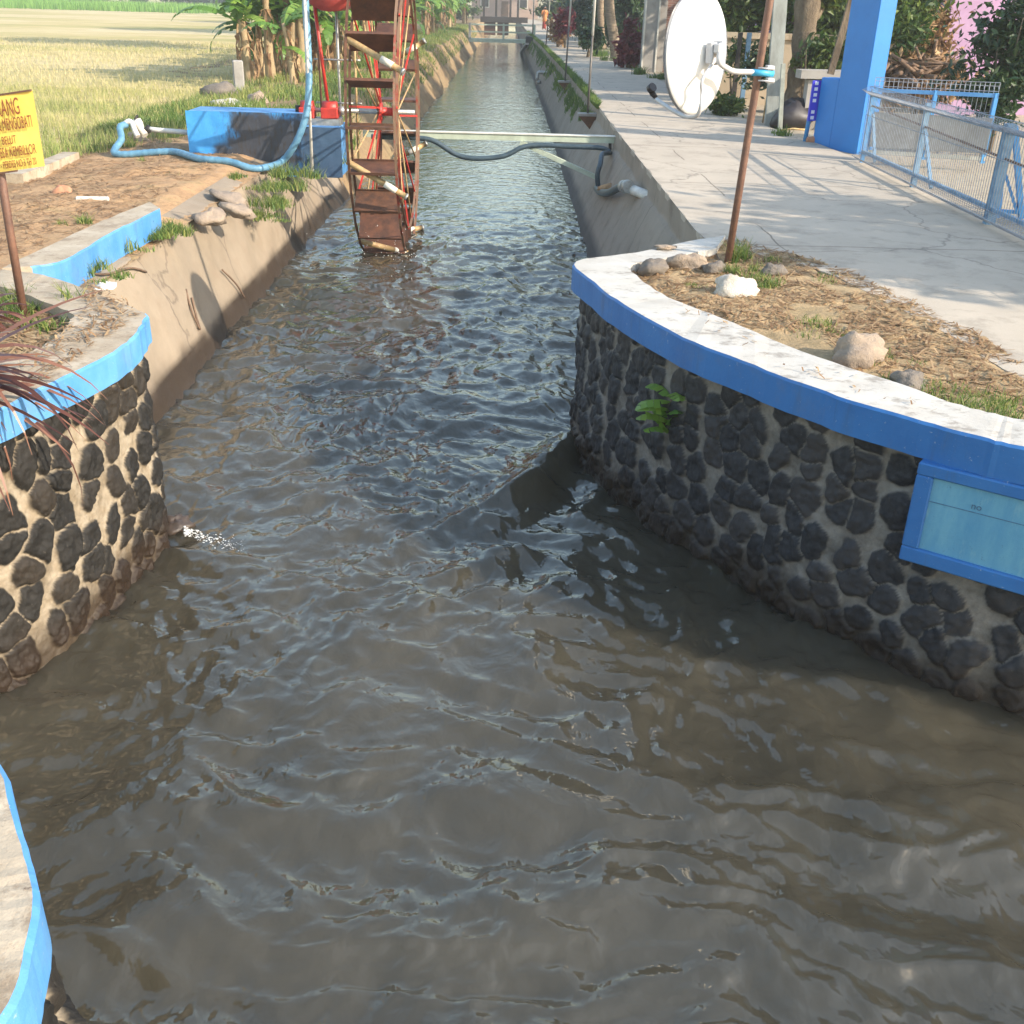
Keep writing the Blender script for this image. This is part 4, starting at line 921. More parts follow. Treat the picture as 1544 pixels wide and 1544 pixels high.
mb.face(A_); mb.face(B_[::-1]); mb.face([A_[0], A_[3], B_[0]]); mb.face([A_[1], B_[1], A_[2]]); mb.face([A_[0], B_[0], B_[1], A_[1]]); mb.build('roof', M_ROOF, hs)
for x in (-3.2, 2.0):
    mb = MB(); mb.box((x, 156.48, 3.3), (1.2, .08, 1.2)); w_ = mb.build('window', M_PALEWHITE, hs); mb = MB(); mb.box((x, 156.42, 3.3), (.95, .05, .95)); mb.build('pane', M_GLASS, w_)
mb = MB(); mb.box((-.5, 156.47, 2.5), (.95, .08, 2.1)); mb.build('door', M_WOOD, hs)
rs = thing('roadside_house', 'far grey roadside house with a pale blue door behind the palms', 'house', (5.5, 66, 1.5))
mb = MB(); mb.box((6.9, 70, 3.1), (4.4, 9, 3.3)); mb.build('wall', M_GREYC, rs)
mb = MB(); mb.box((4.68, 66.6, 2.55), (.06, 1.5, 2.1)); mb.box((5.0, 65.47, 2.55), (.62, .06, 2.1)); mb.build('door', plain('pale_blue_door', (.42, .52, .60), (.36, .45, .53), 3, .5, .1), rs)
mb = MB(); mb.face([(4.3, 65, 4.7), (9.5, 65, 4.7), (9.5, 75, 5.6), (4.3, 75, 5.6)]); mb.face([(4.3, 65, 4.62), (4.3, 75, 5.52), (9.5, 75, 5.52), (9.5, 65, 4.62)]); mb.face([(4.3, 65, 4.62), (9.5, 65, 4.62), (9.5, 65, 4.7), (4.3, 65, 4.7)]); mb.build('roof', M_ROOF, rs)
mb = MB(); mb.box((4.35, 64, 2.3), (.28, .28, 1.6), bev=.03); tag(mb.build('gate_post', M_PALEWHITE), 'pale roadside gate post beside the far grey house', 'post')
# person far down the road
def person(loc, face, lb, shirt, legs_mat):
    o = thing('person', lb, 'person', loc)
    J = {'pel': (0, 0, .92), 'ch': (0, .02, 1.30), 'nk': (0, 0, 1.46), 'hd': (0, -.02, 1.60), 'tp': (0, 0, 1.70), 'sl': (.17, 0, 1.40), 'el': (.24, .03, 1.12), 'wl': (.23, -.06, .88), 'sr': (-.17, 0, 1.40), 'er': (-.25, .03, 1.12), 'wr': (-.24, -.06, .88),
         'hl': (.09, 0, .86), 'kl': (.11, -.05, .48), 'al': (.11, .05, .08), 'fl': (.12, -.10, .03), 'hr': (-.09, 0, .86), 'kr': (-.11, .03, .48), 'ar': (-.11, .14, .10), 'fr': (-.12, .0, .03)}
    R_ = {'pel': .13, 'ch': .15, 'nk': .055, 'hd': .095, 'tp': .06, 'sl': .06, 'el': .042, 'wl': .03, 'sr': .06, 'er': .042, 'wr': .03, 'hl': .085, 'kl': .06, 'al': .04, 'fl': .035, 'hr': .085, 'kr': .06, 'ar': .04, 'fr': .035}
    E_ = [('pel', 'ch'), ('ch', 'nk'), ('nk', 'hd'), ('hd', 'tp'), ('ch', 'sl'), ('sl', 'el'), ('el', 'wl'), ('ch', 'sr'), ('sr', 'er'), ('er', 'wr'), ('pel', 'hl'), ('hl', 'kl'), ('kl', 'al'), ('al', 'fl'), ('pel', 'hr'), ('hr', 'kr'), ('kr', 'ar'), ('ar', 'fr')]
    ks = list(J); me = bpy.data.meshes.new('body'); me.from_pydata([J[k] for k in ks], [(ks.index(a), ks.index(b)) for a, b in E_], [])
    b = bpy.data.objects.new('body', me); C.objects.link(b); b.parent = o; sk = b.modifiers.new('s', 'SKIN')
    for i, k in enumerate(ks): me.skin_vertices[0].data[i].radius = (R_[k], R_[k])
    me.skin_vertices[0].data[0].use_root = True; b.modifiers.new('u', 'SUBSURF').render_levels = 1; me.materials.append(M_SKIN)
    c = Vector(loc)
    mb = MB(); mb.tube([c+Vector((0, 0, z)) for z in (.62, .95, 1.15, 1.36, 1.45)], [.25, .22, .20, .21, .09], 14, squash=.75)
    for s in (-1, 1): mb.tube([c+Vector((s*.15, 0, 1.39)), c+Vector((s*.21, .02, 1.25)), c+Vector((s*.25, .03, 1.12))], [.085, .075, .07], 10)
    mb.build('shirt', shirt, o)
    mb = MB(); mb.tube([c+Vector((0, 0, z)) for z in (.10, .5, .85)], [.17, .19, .20], 14, squash=.8); mb.build('skirt', legs_mat, o)
    mb = MB(); mb.blob(c+Vector((0, .025, 1.645)), (.105, .11, .11), 2, 12, .05); mb.build('hair', M_HAIR, o); o.rotation_euler.z = face
    return o
pp_ = at(795, 34, 1.5); person((2.9, 92, 1.5), .3, 'person in a long orange top walking on the far road', M_ORANGE, M_REDTANK)

# ------------------------------------------------------------------ banana plants
def banana_leaf(V, Fq, T, base, az, length, width, rise, droop, rng, n=16, tw=None):
    ca, sa = cos(az), sin(az); ts = np.linspace(0, 1, n+1)
    ang = rise - droop*ts**1.4; dr = np.cumsum(np.concatenate([[0], np.cos(ang[:-1])]))*length/n; dz = np.cumsum(np.concatenate([[0], np.sin(ang[:-1])]))*length/n
    w = width*np.sin(np.pi*np.clip(ts*.92+.06, 0, 1))**.6*np.where(ts < .12, ts/.12*.8+.06, 1); tint = rng.uniform(.15, .9)
    for s in (-1, 1):
        for i in range(n):
            sh = rng.uniform(.72, 1.0); dd = rng.uniform(.0, .35) if rng.random() < .45 else .05; fold = rng.uniform(.15, .5)
            b = len(V)
            for (k, e) in ((i, 0), (i+.95, 0), (i+.95, 1), (i, 1)):
                k0 = min(int(k), n-1); f = k-k0; r_ = dr[k0]*(1-f)+dr[min(k0+1, n)]*f; z_ = dz[k0]*(1-f)+dz[min(k0+1, n)]*f; wk = w[min(k0+(f > .5), n)]
                o = s*wk*e*sh*.5; V.append((base[0]+ca*r_-sa*o+ca*e*wk*.12, base[1]+sa*r_+ca*o+sa*e*wk*.12, base[2]+z_-e*wk*.5*sh*(fold+dd)))
            Fq.append((b, b+1, b+2, b+3)); T += [np.clip(tint+rng.uniform(-.15, .15), 0, 1)]*4
def banana(loc, h, seed, lean=(0, 0), nl=7, lab=None, dead=14, leaflen=1.9, az0=None, small=False):
    rng = np.random.default_rng(seed); o = thing('banana_plant', lab or 'banana plant with dry hanging leaves in the crowded row along the left canal bank', 'banana plant', loc, 'banana plants along the left bank')
    r = .13*(.6 if small else 1); c = Vector(loc); mb = MB(); path = [c+Vector((lean[0]*t*t*h, lean[1]*t*t*h, h*t)) for t in np.linspace(0, 1, 12)]
    mb.tube(path, [r*(1.25-.6*t)*(1+.10*sin(i*2.4+seed)) for i, t in enumerate(np.linspace(0, 1, 12))], 12); mb.build('stem', M_BSTEM, o)
    top = path[-1]; V = []; Fq = []; T = []
    for k in range(nl):
        az = (az0 if az0 is not None and k == 0 else rng.uniform(0, 6.28)); banana_leaf(V, Fq, T, top+Vector((0, 0, -.1-(.5 if k % 3 == 0 else 0)*rng.random())), az, leaflen*rng.uniform(.75, 1.15), .52*leaflen/1.9*rng.uniform(.8, 1.2), rng.uniform(.55, 1.3) if k % 3 else rng.uniform(.2, .7), rng.uniform(1.3, 2.6), rng)
    np_mesh('leaves', V, Fq, M_BANANA, o, {'tint': T}, smooth=False)
    V = []; Fq = []; T = []
    for k in range(dead):                                    # dry leaves folded down along the stem
        t = rng.uniform(.35, 1); p = path[int(t*11)]; az = rng.uniform(0, 6.28); L = min(rng.uniform(.5, 1.3), h*t*.95); w = rng.uniform(.025, .085); d = Vector((cos(az), sin(az), 0)); s = Vector((-sin(az), cos(az), 0)); prev = None; n = 6; tt = rng.uniform(0, 1)
        for i in range(n+1):
            f = i/n; q = p+d*(r*1.0+.16*math.sin(f*2.6)*rng.uniform(.7, 1.3))+Vector((0, 0, .10*math.sin(f*3.1)-L*f)); ww = w*(1-.5*f)*rng.uniform(.6, 1.3)
            cur = (q-s*ww+d*.02*rng.normal(), q+s*ww+d*.03*rng.normal())
            if prev: b = len(V); V += [tuple(prev[0]), tuple(prev[1]), tuple(cur[1]), tuple(cur[0])]; Fq.append((b, b+1, b+2, b+3)); T += [tt]*4
            prev = cur
    np_mesh('dry_leaves', V, Fq, M_DRYLEAF, o, {'tint': T}, smooth=False); return o
def gp_(px, py, z=1.12): p = at(px, py, z); return (p.x, p.y, 1.02)
banana(gp_(376, 128), 2.0, 1, (-.05, 0), 9, 'leftmost banana plant with a thick ragged stem and a long leaf hanging left', 14, 1.9, radians(185))
banana(gp_(409, 126), 2.5, 2, (.0, 0), 9, 'slim banana plant with a dark straight stem, second from the left', 10, 1.7)
banana(gp_(443, 137), 1.75, 3, (-.10, 0), 9, 'young banana plant with yellow green leaf stalks leaning left of the blue hose', 12, 1.4, radians(200), True)
banana(gp_(458, 124), 2.4, 4, (.0, 0), 10, 'banana plant with a shaggy tan stem close behind the blue hose', 14, 1.9)
banana(gp_(487, 120), 2.3, 5, (.0, 0), 9, 'banana plant between the blue hose and the red wheel strut', 12, 1.8)
banana(gp_(508, 120), 1.8, 6, (.06, 0), 9, 'banana plant with broad pale leaves just left of the wheel', 12, 1.7, radians(250))
protos = [banana((-6.0-k*.4, 34+k*2.2, 1.02), (2.1, 2.6, 1.8, 2.4)[k], 20+k, (.03, 0), 11, None, 14, 2.1) for k in range(4)]
rb = np.random.default_rng(5)
for i in range(46):
    y = 33 + (i/46)**1.25*92 + rb.uniform(-1, 1); x = interp(y, [(33, -5.6), (60, -5.3), (95, -4.6), (130, -4.2)]) - abs(rb.normal())*1.3
    c = copy_tree(protos[i % 4]); c.location = (x, y, 1.03+rb.uniform(-.05, .05)); c.rotation_euler.z = rb.uniform(0, 6.28); s = rb.uniform(.85, 1.3); c.scale = (s, s, s)

# ------------------------------------------------------------------ trees
def crown_tree(name, loc, trunk, crown, lb, cat, n, size, mat, seed, bark=M_BARK, group=None, rscale=1.0, clumps=16, limbs=5):
    o = thing(name, lb, cat, loc, group); rng = np.random.default_rng(seed); c = Vector(loc); mb = MB(); P = smooth_path([c+Vector(p) for p, r in trunk], 5); k = len(P)
    rr = np.interp(np.linspace(0, 1, k), np.linspace(0, 1, len(trunk)), [r for p, r in trunk])*(1+.09*np.sin(np.arange(k)*1.7+seed)); mb.tube(P, list(rr), 12)
    cs = [np.array(c)+np.array(p) for p, r in crown]
    for i in range(limbs):
        q = Vector(cs[i % len(cs)]); s_ = P[int(k*rng.uniform(.6, .95))]; m_ = s_.lerp(q, .5)+Vector((0, 0, -.2)); mb.tube(smooth_path([s_, m_, q], 4), [rr[-1]*.8*(1-.8*t) for t in np.linspace(0, 1, 9)], 6)
    mb.build('trunk', bark, o)
    foliage('crown', cs, [np.array(r) for p, r in crown], n, size, mat, o, seed, clumps=clumps); return o
def palm(px, py, x1, y1, r, lb, h=7.0, lean=None, fronds=True, seed=0):
    b = at(px, py, 1.47); t = aty(x1, y1, b.y); d = (t-b); d = d/max(d.z, .3); o = thing('coconut_palm', lb, 'palm', b, 'coconut palms on the right of the road')
    P = []; rr = []; n = 46
    for i in range(n):
        f = i/(n-1); z = h*f; bend = d*z if z < 1.6 else d*1.6+(d*.55+Vector((0, 0, .45)))*(z-1.6); P.append(b+Vector((bend.x, bend.y, z))); rr.append(r*(1.0-.25*f+(.45*(1-f*8)**2 if f < .125 else 0))*(1+.045*(i % 2)))
    mb = MB(); mb.tube(P, rr, 12); mb.build('trunk', M_PALM, o)
    rng = np.random.default_rng(seed); V = []; Fq = []; T = []; top = P[-1]
    for k in range(13):
        az = k*2.4+rng.uniform(-.3, .3); rise = rng.uniform(.1, 1.0); L = rng.uniform(2.4, 3.3); m = 22; pr = top.copy()
        for i in range(m):
            f = i/m; a = rise-1.9*f*f; stp = L/m; q = pr+Vector((cos(az)*cos(a), sin(az)*cos(a), sin(a)))*stp; s = Vector((-sin(az), cos(az), 0)); ll = .55*math.sin(pi*(.12+.85*f))+.1
            for sg_ in (-1, 1):
                e = pr+s*sg_*ll*.8+Vector((cos(az), sin(az), 0))*ll*.4+Vector((0, 0, -ll*.55*rng.uniform(.6, 1.2))); b2 = len(V); V += [tuple(pr), tuple(q), tuple(e+(q-pr)*.3), tuple(e)]; Fq.append((b2, b2+1, b2+2, b2+3)); T += [rng.uniform(0, .8)]*4
            pr = q
    np_mesh('fronds', V, Fq, M_LEAF, o, {'tint': T}, smooth=False)
palm(931, 90, 916, 0, .20, 'nearest coconut palm with a ringed leaning trunk lit on its right side', 6.5, seed=1)
palm(966, 62, 951, 0, .20, 'thick grey palm trunk behind the crimson shrub beside the brick wall', 7.5, seed=2)
palm(908, 74, 905, 0, .16, 'slim straight palm trunk close behind the nearest palm', 7.2, seed=3)
palm(893, 44, 875, 0, .19, 'sharply leaning palm trunk catching the sun behind the second pole', 7.0, seed=4)
palm(871, 50, 864, 0, .22, 'dark palm trunk next to the far crimson shrub', 8.0, seed=5)
palm(852, 30, 844, 0, .20, 'far palm with a bright narrow trunk beside the grey house', 8.0, seed=6)
mb = MB(); b = at(831, 36, 1.47); mb.tube([b, b+Vector((0, 0, 6))], .14, 10); tag(mb.build('wooden_pole', M_PALM), 'straight brown wooden pole beside the pale blue door down the road', 'pole')
def bush(name, lb, cat, cs, n, size, mat, seed, stems=True, clumps=14, spread=.33, group=None):
    cs = [(Vector(p), r) for p, r in cs]; b = cs[0][0]; o = thing(name, lb, cat, (b.x, b.y, 1.45), group)
    foliage('leaves', [np.array(p) for p, r in cs], [np.array(r) for p, r in cs], n, size, mat, o, seed, clumps=clumps, spread=spread)
    rng = np.random.default_rng(seed+1); mb = MB(); q = Vector((b.x, b.y, 1.45)); k = 0
    P = [q, q+Vector((.02, 0, .25)), b]; mb.tube(P, [.04, .03, .012], 6); mb.build('stem', M_BARK, o)
    for i in range(4):
        p, r = cs[i % len(cs)]; e = p+Vector((rng.uniform(-.6, .6)*r[0], rng.uniform(-.6, .6)*r[1], r[2]*.5)); mb = MB(); mb.tube([q+Vector((rng.uniform(-.05, .05), rng.uniform(-.05, .05), .02)), q.lerp(e, .5)+Vector((0, 0, .1)), e], [.03, .02, .008], 5); mb.build('branch', M_BARK, o)
    return o
def atz(px, py, Y): return aty(px, py, Y)
bush('croton_shrub', 'crimson leaved shrub between the palm and the brick wall', 'shrub', [(atz(950, 62, 38.5), (.40, .4, .5)), (atz(960, 86, 38.5), (.36, .35, .36)), (atz(940, 82, 38.5), (.3, .35, .34))], 1500, .12, M_CROTON, 40)
bush('croton_shrub', 'far small crimson shrub at the bend of the road', 'shrub', [(atz(853, 33, 55), (.4, .5, .6))], 600, .15, M_CROTON, 41)
bush('hedge', 'dark green low shrub behind the road in front of the leaning palms', 'shrub', [(atz(888, 55, 46), (.5, .7, .40)), (atz(899, 64, 49), (.25, .4, .3))], 2600, .13, M_LEAFD, 42)
bush('hedge', 'tall dark green undergrowth behind the leaning palms', 'shrub', [(atz(918, 30, 60), (1.1, .8, 1.3)), (atz(943, 25, 56), (1.0, .8, 1.3)), (atz(890, 20, 63), (1.2, .8, 1.3))], 5600, .17, M_LEAFD, 44)
bush('shrub', 'pale dry weedy shrub on the road side by the far crimson shrub', 'shrub', [(atz(842, 44, 56), (.5, .8, .5))], 700, .14, M_DRYLEAF, 43)
# ------------------------------------------------------------------ brick wall
bwl = thing('brick_wall', 'tall red brick wall with a white edged grey end column beside the road', 'wall', (4.6, 36, 1.45))
c = at(967, 108, 1.47)
mb = MB(); mb.box((c.x+.22, c.y+.3, 3.4), (.44, .6, 3.95)); mb.build('column', M_GREYC, bwl)
for dx in (.0, .44):
    mb = MB(); mb.box((c.x+dx, c.y-.01, 3.4), (.05, .05, 3.95)); mb.build('white_edge', M_PALEWHITE, bwl)
mb = MB(); mb.box((c.x+.58, c.y+.45, 3.3), (.28, .5, 3.8)); mb.build('pier', M_GREYC, bwl)
mb = MB(); mb.box((c.x+3.7, c.y+.5, 3.3), (6.0, .3, 3.75)); mb.build('brickwork', M_BRICK, bwl)
# ------------------------------------------------------------------ tan wall, bench, trees beyond the gate
tw = thing('garden_wall', 'low tan plaster garden wall with a projecting cap behind the big tree', 'wall', (7, 26, 1.45))
l = aty(1085, 60, 25.5); r_ = aty(1300, 62, 25.0); zt = aty(1110, 50, 25.5).z; 
mb = MB(); mb.bar((l.x, l.y, (zt+1.4)/2-.05), (r_.x+6, r_.y, (zt+1.4)/2-.05), .16, zt-1.5); mb.build('panel', M_TANWALL, tw)
mb = MB(); mb.bar((l.x-.05, l.y, zt-.04), (r_.x+6, r_.y, zt-.04), .30, .12); mb.build('cap', M_CREAM, tw)
bn = thing('concrete_bench', 'grey concrete bench slab on a post beside the mottled tree', 'bench', aty(1228, 170, 20))
a = aty(1204, 111, 20.2); b = aty(1262, 112, 20.2); mb = MB(); mb.bar(a, b+Vector((.3, 0, 0)), .4, .14); mb.build('slab', M_GREYC, bn)
for px in (1226, 1275):
    mb = MB(); p = aty(px, 120, 20.2); mb.box((p.x, p.y, (p.z+1.45)/2), (.22, .25, p.z-1.45)); mb.build('post', M_GREYC, bn)
tA = at(1197, 170, 1.47)
crown_tree('tree', tA, [((-.04, 0, -.1), .34), ((.0, 0, .35), .25), ((.02, 0, 1.1), .235), ((-.02, 0, 2.0), .25), ((.05, .1, 3.3), .2)], [((-.4, .3, 4.6), (1.5, 1.5, 1.0)), ((1.2, .5, 5.0), (1.5, 1.5, 1.0)), ((.3, -.6, 5.6), (1.3, 1.3, .9)), ((.55, .5, 2.35), (.55, .5, .35))], 'big mottled tree trunk left of the blue pillar', 'tree', 5200, .15, M_LEAF, 51, limbs=6)
tB = at(1140, 134, 1.47)
crown_tree('tree', (tB.x, tB.y+.5, 1.45), [((0, 0, -.1), .26), ((-.02, 0, .8), .18), ((.05, 0, 1.7), .17), ((-.05, 0, 3.4), .14)], [((-.2, 0, 4.2), (1.2, 1.2, .8)), ((.7, .4, 4.9), (1.3, 1.2, .8)), ((-.25, .2, 2.2), (.4, .35, .7)), ((.12, -.1, 1.2), (.25, .25, .6))], 'darker leaf wrapped tree trunk directly behind the dish pole', 'tree', 4600, .12, M_LEAFD, 52)
lp = thing('leaning_post', 'broad weathered grey plank post leaning against the mottled tree', 'post', at(1165, 190, 1.47))
a = at(1163, 192, 1.47); b = aty(1176, 6, a.y+.5); mb = MB(); mb.bar(a, b+(b-a)*.3, .24, .10, 0, (0, -1, 0)); mb.build('plank', plain('weathered_wood', (.26, .28, .26), (.17, .175, .16), 6, .9, .5, 0, (1, 1, .2)), lp)
a = at(1176, 196, 1.47); b = aty(1183, 60, a.y); mb = MB(); mb.bar(a, aty(1181, 96, a.y), .07, .07); tag(mb.build('stake', plain('pale_wood', (.36, .38, .33), (.24, .25, .22), 8, .9, .4)), 'thin pale wooden stake standing beside the leaning plank post', 'stake')
p = at(1197, 193, 1.47); mb = MB(); mb.blob((p.x, p.y, 1.66), (.42, .3, .28), 4, 18, .4); tag(mb.build('tarp_heap', M_BLACKP), 'crumpled black tarp heap at the foot of the mottled tree', 'tarp')
for k, (x0, y0, x1, y1) in enumerate(((1150, 185, 1160, 130), (1155, 188, 1168, 128), (1188, 190, 1222, 203), (1205, 192, 1220, 150), (1178, 196, 1212, 214))):
    a = at(x0, y0, 1.50); b = aty(x1, y1, a.y+.15); b.z = max(b.z, 1.5); mb = MB(); mb.tube([a, a.lerp(b, .5)+Vector((0, .03, .02)), b], .016, 5); tag(mb.build('stick', M_BAMBOO), 'dry bamboo stick among the brushwood at the foot of the mottled tree', 'stick', 'sticks by the mottled tree')
for k, (px, py, Y) in enumerate(((1108, 128, 26), (1122, 122, 26))):
    p = aty(px, py, 24.6); mb = MB(); mb.box((p.x, 24.6, 2.2), (.09, .09, 1.5)); tag(mb.build('fence_stake', M_DARK if k == 0 else M_FENCE), ('thin black stake in front of the tan wall near the dish', 'thin blue grey stake in front of the tan wall behind the dish arm')[k], 'stake')
# ------------------------------------------------------------------ blue gate pillar
gpil = thing('gate_pillar', 'tall bright blue gate pillar with a lower buttress beside the mesh gate', 'gate pillar', (5.15, 17.1, 1.45))
A0 = Vector((4.955, 17.72, 0)); B0 = Vector((5.335, 16.62, 0)); e = (B0-A0).normalized(); L = (B0-A0).length; nn_ = Vector((-e.y, e.x, 0)); nn_ = nn_ if nn_.x > 0 else -nn_
PR = Matrix((e, nn_, Vector((0, 0, 1)))).transposed() if e.cross(nn_).z > 0 else Matrix((nn_, e, Vector((0, 0, 1)))).transposed()
dims = (lambda l, t, h: (l, t, h)) if e.cross(nn_).z > 0 else (lambda l, t, h: (t, l, h))
mb = MB(); mb.box(A0+e*L*.7+nn_*.15+Vector((0, 0, 3.7)), dims(L*.6, .30, 4.6), PR, bev=.012); mb.build('column', M_PILLAR, gpil)
mb = MB(); mb.box(A0+e*L*.2+nn_*.15+Vector((0, 0, 1.93)), dims(L*.4, .30, 1.08), PR, bev=.012); mb.build('buttress', M_PILLAR, gpil)
bnr = thing('banner', 'small violet blue banner with white marks on the edge of the blue pillar', 'banner', A0+Vector((0, 0, 1.9)))
mb = MB(); c = A0-e*.03-nn_*.02+Vector((0, 0, 2.12)); mb.box(c, dims(.03, .22, .60), PR); 
bo = mb.build('cloth', M_PURPLE, bnr)
mb = MB()
mb = MB()
for k in range(7): 
    if k in (4,): continue
    mb = MB(); mb.box(c+e*.018-nn_*.045+Vector((0, 0, .26-.085*k)), dims(.008, .06, .05), PR); mb.build('mark', M_WHITE2, bo)
a = at(1213, 216, 1.47); b = aty(1230, 128, a.y+.05); mb = MB(); mb.tube([a, b], .035, 8); tag(mb.build('leaning_pole', M_FENCEB), 'blue pole leaning against the left of the blue pillar', 'pole')
a = aty(1252, 112, 17.9); b = aty(1284, 0, 17.9); mb = MB(); mb.bar(a, b+(b-a)*.3, .10, .06, 0, (0, -1, 0)); tag(mb.build('bare_pole', M_BARK), 'rough brown pole against the left edge of the blue pillar', 'pole')
mb = MB(); p = at(1222, 216, 1.47); mb.blob((p.x, p.y-.1, 1.52), (.09, .07, .07), 8, 12, .3); tag(mb.build('rock', M_CLAY), 'small orange stone at the foot of the blue pillar', 'rock')
# ------------------------------------------------------------------ mesh gates
def roll_panel(mbw, a, b, zb, h, sp, side, r=.0045, rl=.10):
    """welded mesh with rolled top and bottom edges, from a to b"""
    a = Vector(a); b = Vector(b); n = int((b-a).length/sp)
    for i in range(n+1):
        p = a.lerp(b, i/n); q = lambda o, z: Vector((p.x, p.y, zb+z))+side*o
        for path in ([q(0, rl), q(-rl*.95, rl*.55), q(0, 0), q(0, rl), q(0, h-rl), q(0, h), q(-rl*.95, h-rl*.45), q(0, h-rl)],): mbw.tube(path, r, 4, 0, False, False)
    for (o, z) in ((0, 0), (-rl*.95, rl*.55), (0, rl), (0, h-rl), (-rl*.95, h-rl*.45), (0, h), (0, h*.62)): mbw.tube([Vector((a.x, a.y, zb+z))+side*o, Vector((b.x, b.y, zb+z))+side*o], r*1.2, 4, 0, False, False)
g1 = thing('mesh_gate', 'long grey blue wire mesh gate along the road with rolled edges', 'gate', (4.9, 11.5, 1.5))
ga = Vector((4.98, 15.35, 0)); gb = Vector((4.80, 7.2, 0)); gd = (gb-ga).normalized(); gs = Vector((1, 0, 0)); zb = 1.53
mb = MB(); roll_panel(mb, ga, gb, zb, .97, .060, gs, .0036, .11); mb.build('wire_mesh', M_WIRE, g1)
for z in (zb+.12, zb+.86):
    mb = MB(); mb.bar(Vector((ga.x+.045, ga.y, z)), Vector((gb.x+.045, gb.y, z)), .04, .04); mb.build('rail', M_FENCE, g1)
mb = MB(); mb.tube([Vector((ga.x+.06, ga.y, zb+.72)), Vector((gb.x+.06, gb.y, zb+.52))], .013, 8); mb.build('rod', M_RUSTPOLE, g1)
for t, w in ((.0, .05), (.27, .06), (.56, .09)):
    p = ga.lerp(gb, t)+Vector((.05, 0, 0)); mb = MB(); mb.box((p.x, p.y, zb+.44), (w, w, .98)); mb.build('post', M_FENCE if w > .05 else M_FENCEB, g1)
for t, u in ((.02, .07), (.28, .345)):
    p = ga.lerp(gb, t)+Vector((.05, 0, 0)); p2 = ga.lerp(gb, u)+Vector((.05, 0, 0)); mb = MB(); mb.bar(Vector((p.x, p.y, zb+.62)), Vector((p2.x, p2.y, zb+.05)), .035, .035); mb.build('brace', M_FENCE, g1)
af = thing('gate_stand', 'blue A shaped steel stand behind the near end of the mesh gate', 'stand', (5.2, 10.4, 1.5))
pA_, pB_, pT = at(1503, 328, 1.5), at(1540, 330, 1.5), None
pt1 = aty(1519, 190, pA_.y+.1); pt2 = aty(1530, 190, pB_.y)
for a, b in ((pA_, pt1), (pB_, pt2)):
    mb = MB(); mb.bar(a, b, .055, .04); mb.build('leg', M_FENCEB, af)
mb = MB(); mb.bar(aty(1512, 250, pA_.y+.05), aty(1534, 322, pB_.y), .035, .03); mb.build('brace', M_FENCEB, af)
mb = MB(); mb.bar(aty(1503, 318, pA_.y+.02), aty(1540, 320, pB_.y+.02), .045, .035); mb.build('foot_bar', M_FENCEB, af)
g2 = thing('mesh_gate', 'second mesh gate leaf standing open across the yard with grey sheet below', 'gate', (5.8, 15.45, 1.5))
a2 = Vector((5.10, 15.55, 0)); b2 = Vector((6.62, 15.05, 0)); sd2 = Vector((.3, .95, 0)); zb2 = 1.60
mb = MB(); roll_panel(mb, a2, b2, zb2, 1.00, .06, sd2*-1, .0036, .11); mb.build('wire_mesh', M_WIRE, g2)
for z, m_ in ((zb2+.84, M_LBLUE), (zb2+.03, M_PALEWHITE)):
    mb = MB(); mb.bar(Vector((a2.x, a2.y-.03, z)), Vector((b2.x, b2.y-.03, z)), .045, .05); mb.build('rail', m_, g2)
for t in (.02, .5, .98):
    p = a2.lerp(b2, t); mb = MB(); mb.box((p.x, p.y-.03, zb2+.42), (.05, .05, .90)); mb.build('post', M_FENCEB, g2)
mb = MB(); mb.bar(Vector((a2.x+.03, a2.y-.08, zb2+.33)), Vector((b2.x-.03, b2.y-.08, zb2+.33)), .012, .46); mb.build('sheet_panel', M_SHEET, g2)
# ------------------------------------------------------------------ garden behind the gate
lh = thing('lilac_house', 'lilac painted house wall showing through the trees behind the mesh gate', 'house', (9.5, 23, 1.45))
mb = MB(); mb.box((12.6, 29.0, 3.9), (12.5, 3.5, 5.2)); mb.build('wall', M_LILAC, lh)
c = aty(1450, 55, 24.2); mb = MB(); mb.box((c.x, 24.2, 2.9), (.85, .5, 3.0)); mb.build('corner_pier', M_LILAC, lh)
mb = MB(); mb.box((c.x+2.2, 24.6, 2.9), (3.6, .3, 3.0)); mb.build('side_wall', M_LILAC, lh)
mb = MB(); mb.box((12.6, 28.8, 6.6), (13.5, 4.6, .3)); mb.build('roof', M_ROOF, lh)
wpz = thing('wood_pile', 'pile of dry dark branches and firewood behind the mesh gate', 'wood pile', aty(1390, 130, 20))
rw_ = np.random.default_rng(8); 
mb = MB()
for k in range(90):
    c = aty(rw_.uniform(1338, 1440), rw_.uniform(90, 138), 20.2+rw_.uniform(-.5, .5)); d = Vector((rw_.normal(), rw_.normal()*.6, rw_.normal()*.35)).normalized()*rw_.uniform(.2, .6); mb.tube([c-d, c+Vector((0, 0, rw_.normal()*.03)), c+d], [rw_.uniform(.012, .04)]*3, 6)
mb.build('branches', M_WOOD, wpz)['kind'] = 'stuff'
foliage('dead_leaves', [np.array(aty(1388, 112, 20.3)), np.array(aty(1420, 120, 20.4)), np.array(aty(1352, 120, 20.3))], [np.array((.6, .5, .35))]*3, 1600, .09, M_DRYLEAF, wpz, 77)
lt = at(1452, 150, 1.47)
def relp(px, py, Y): p = aty(px, py, Y); return (p.x-lt.x, p.y-lt.y, p.z-lt.z)
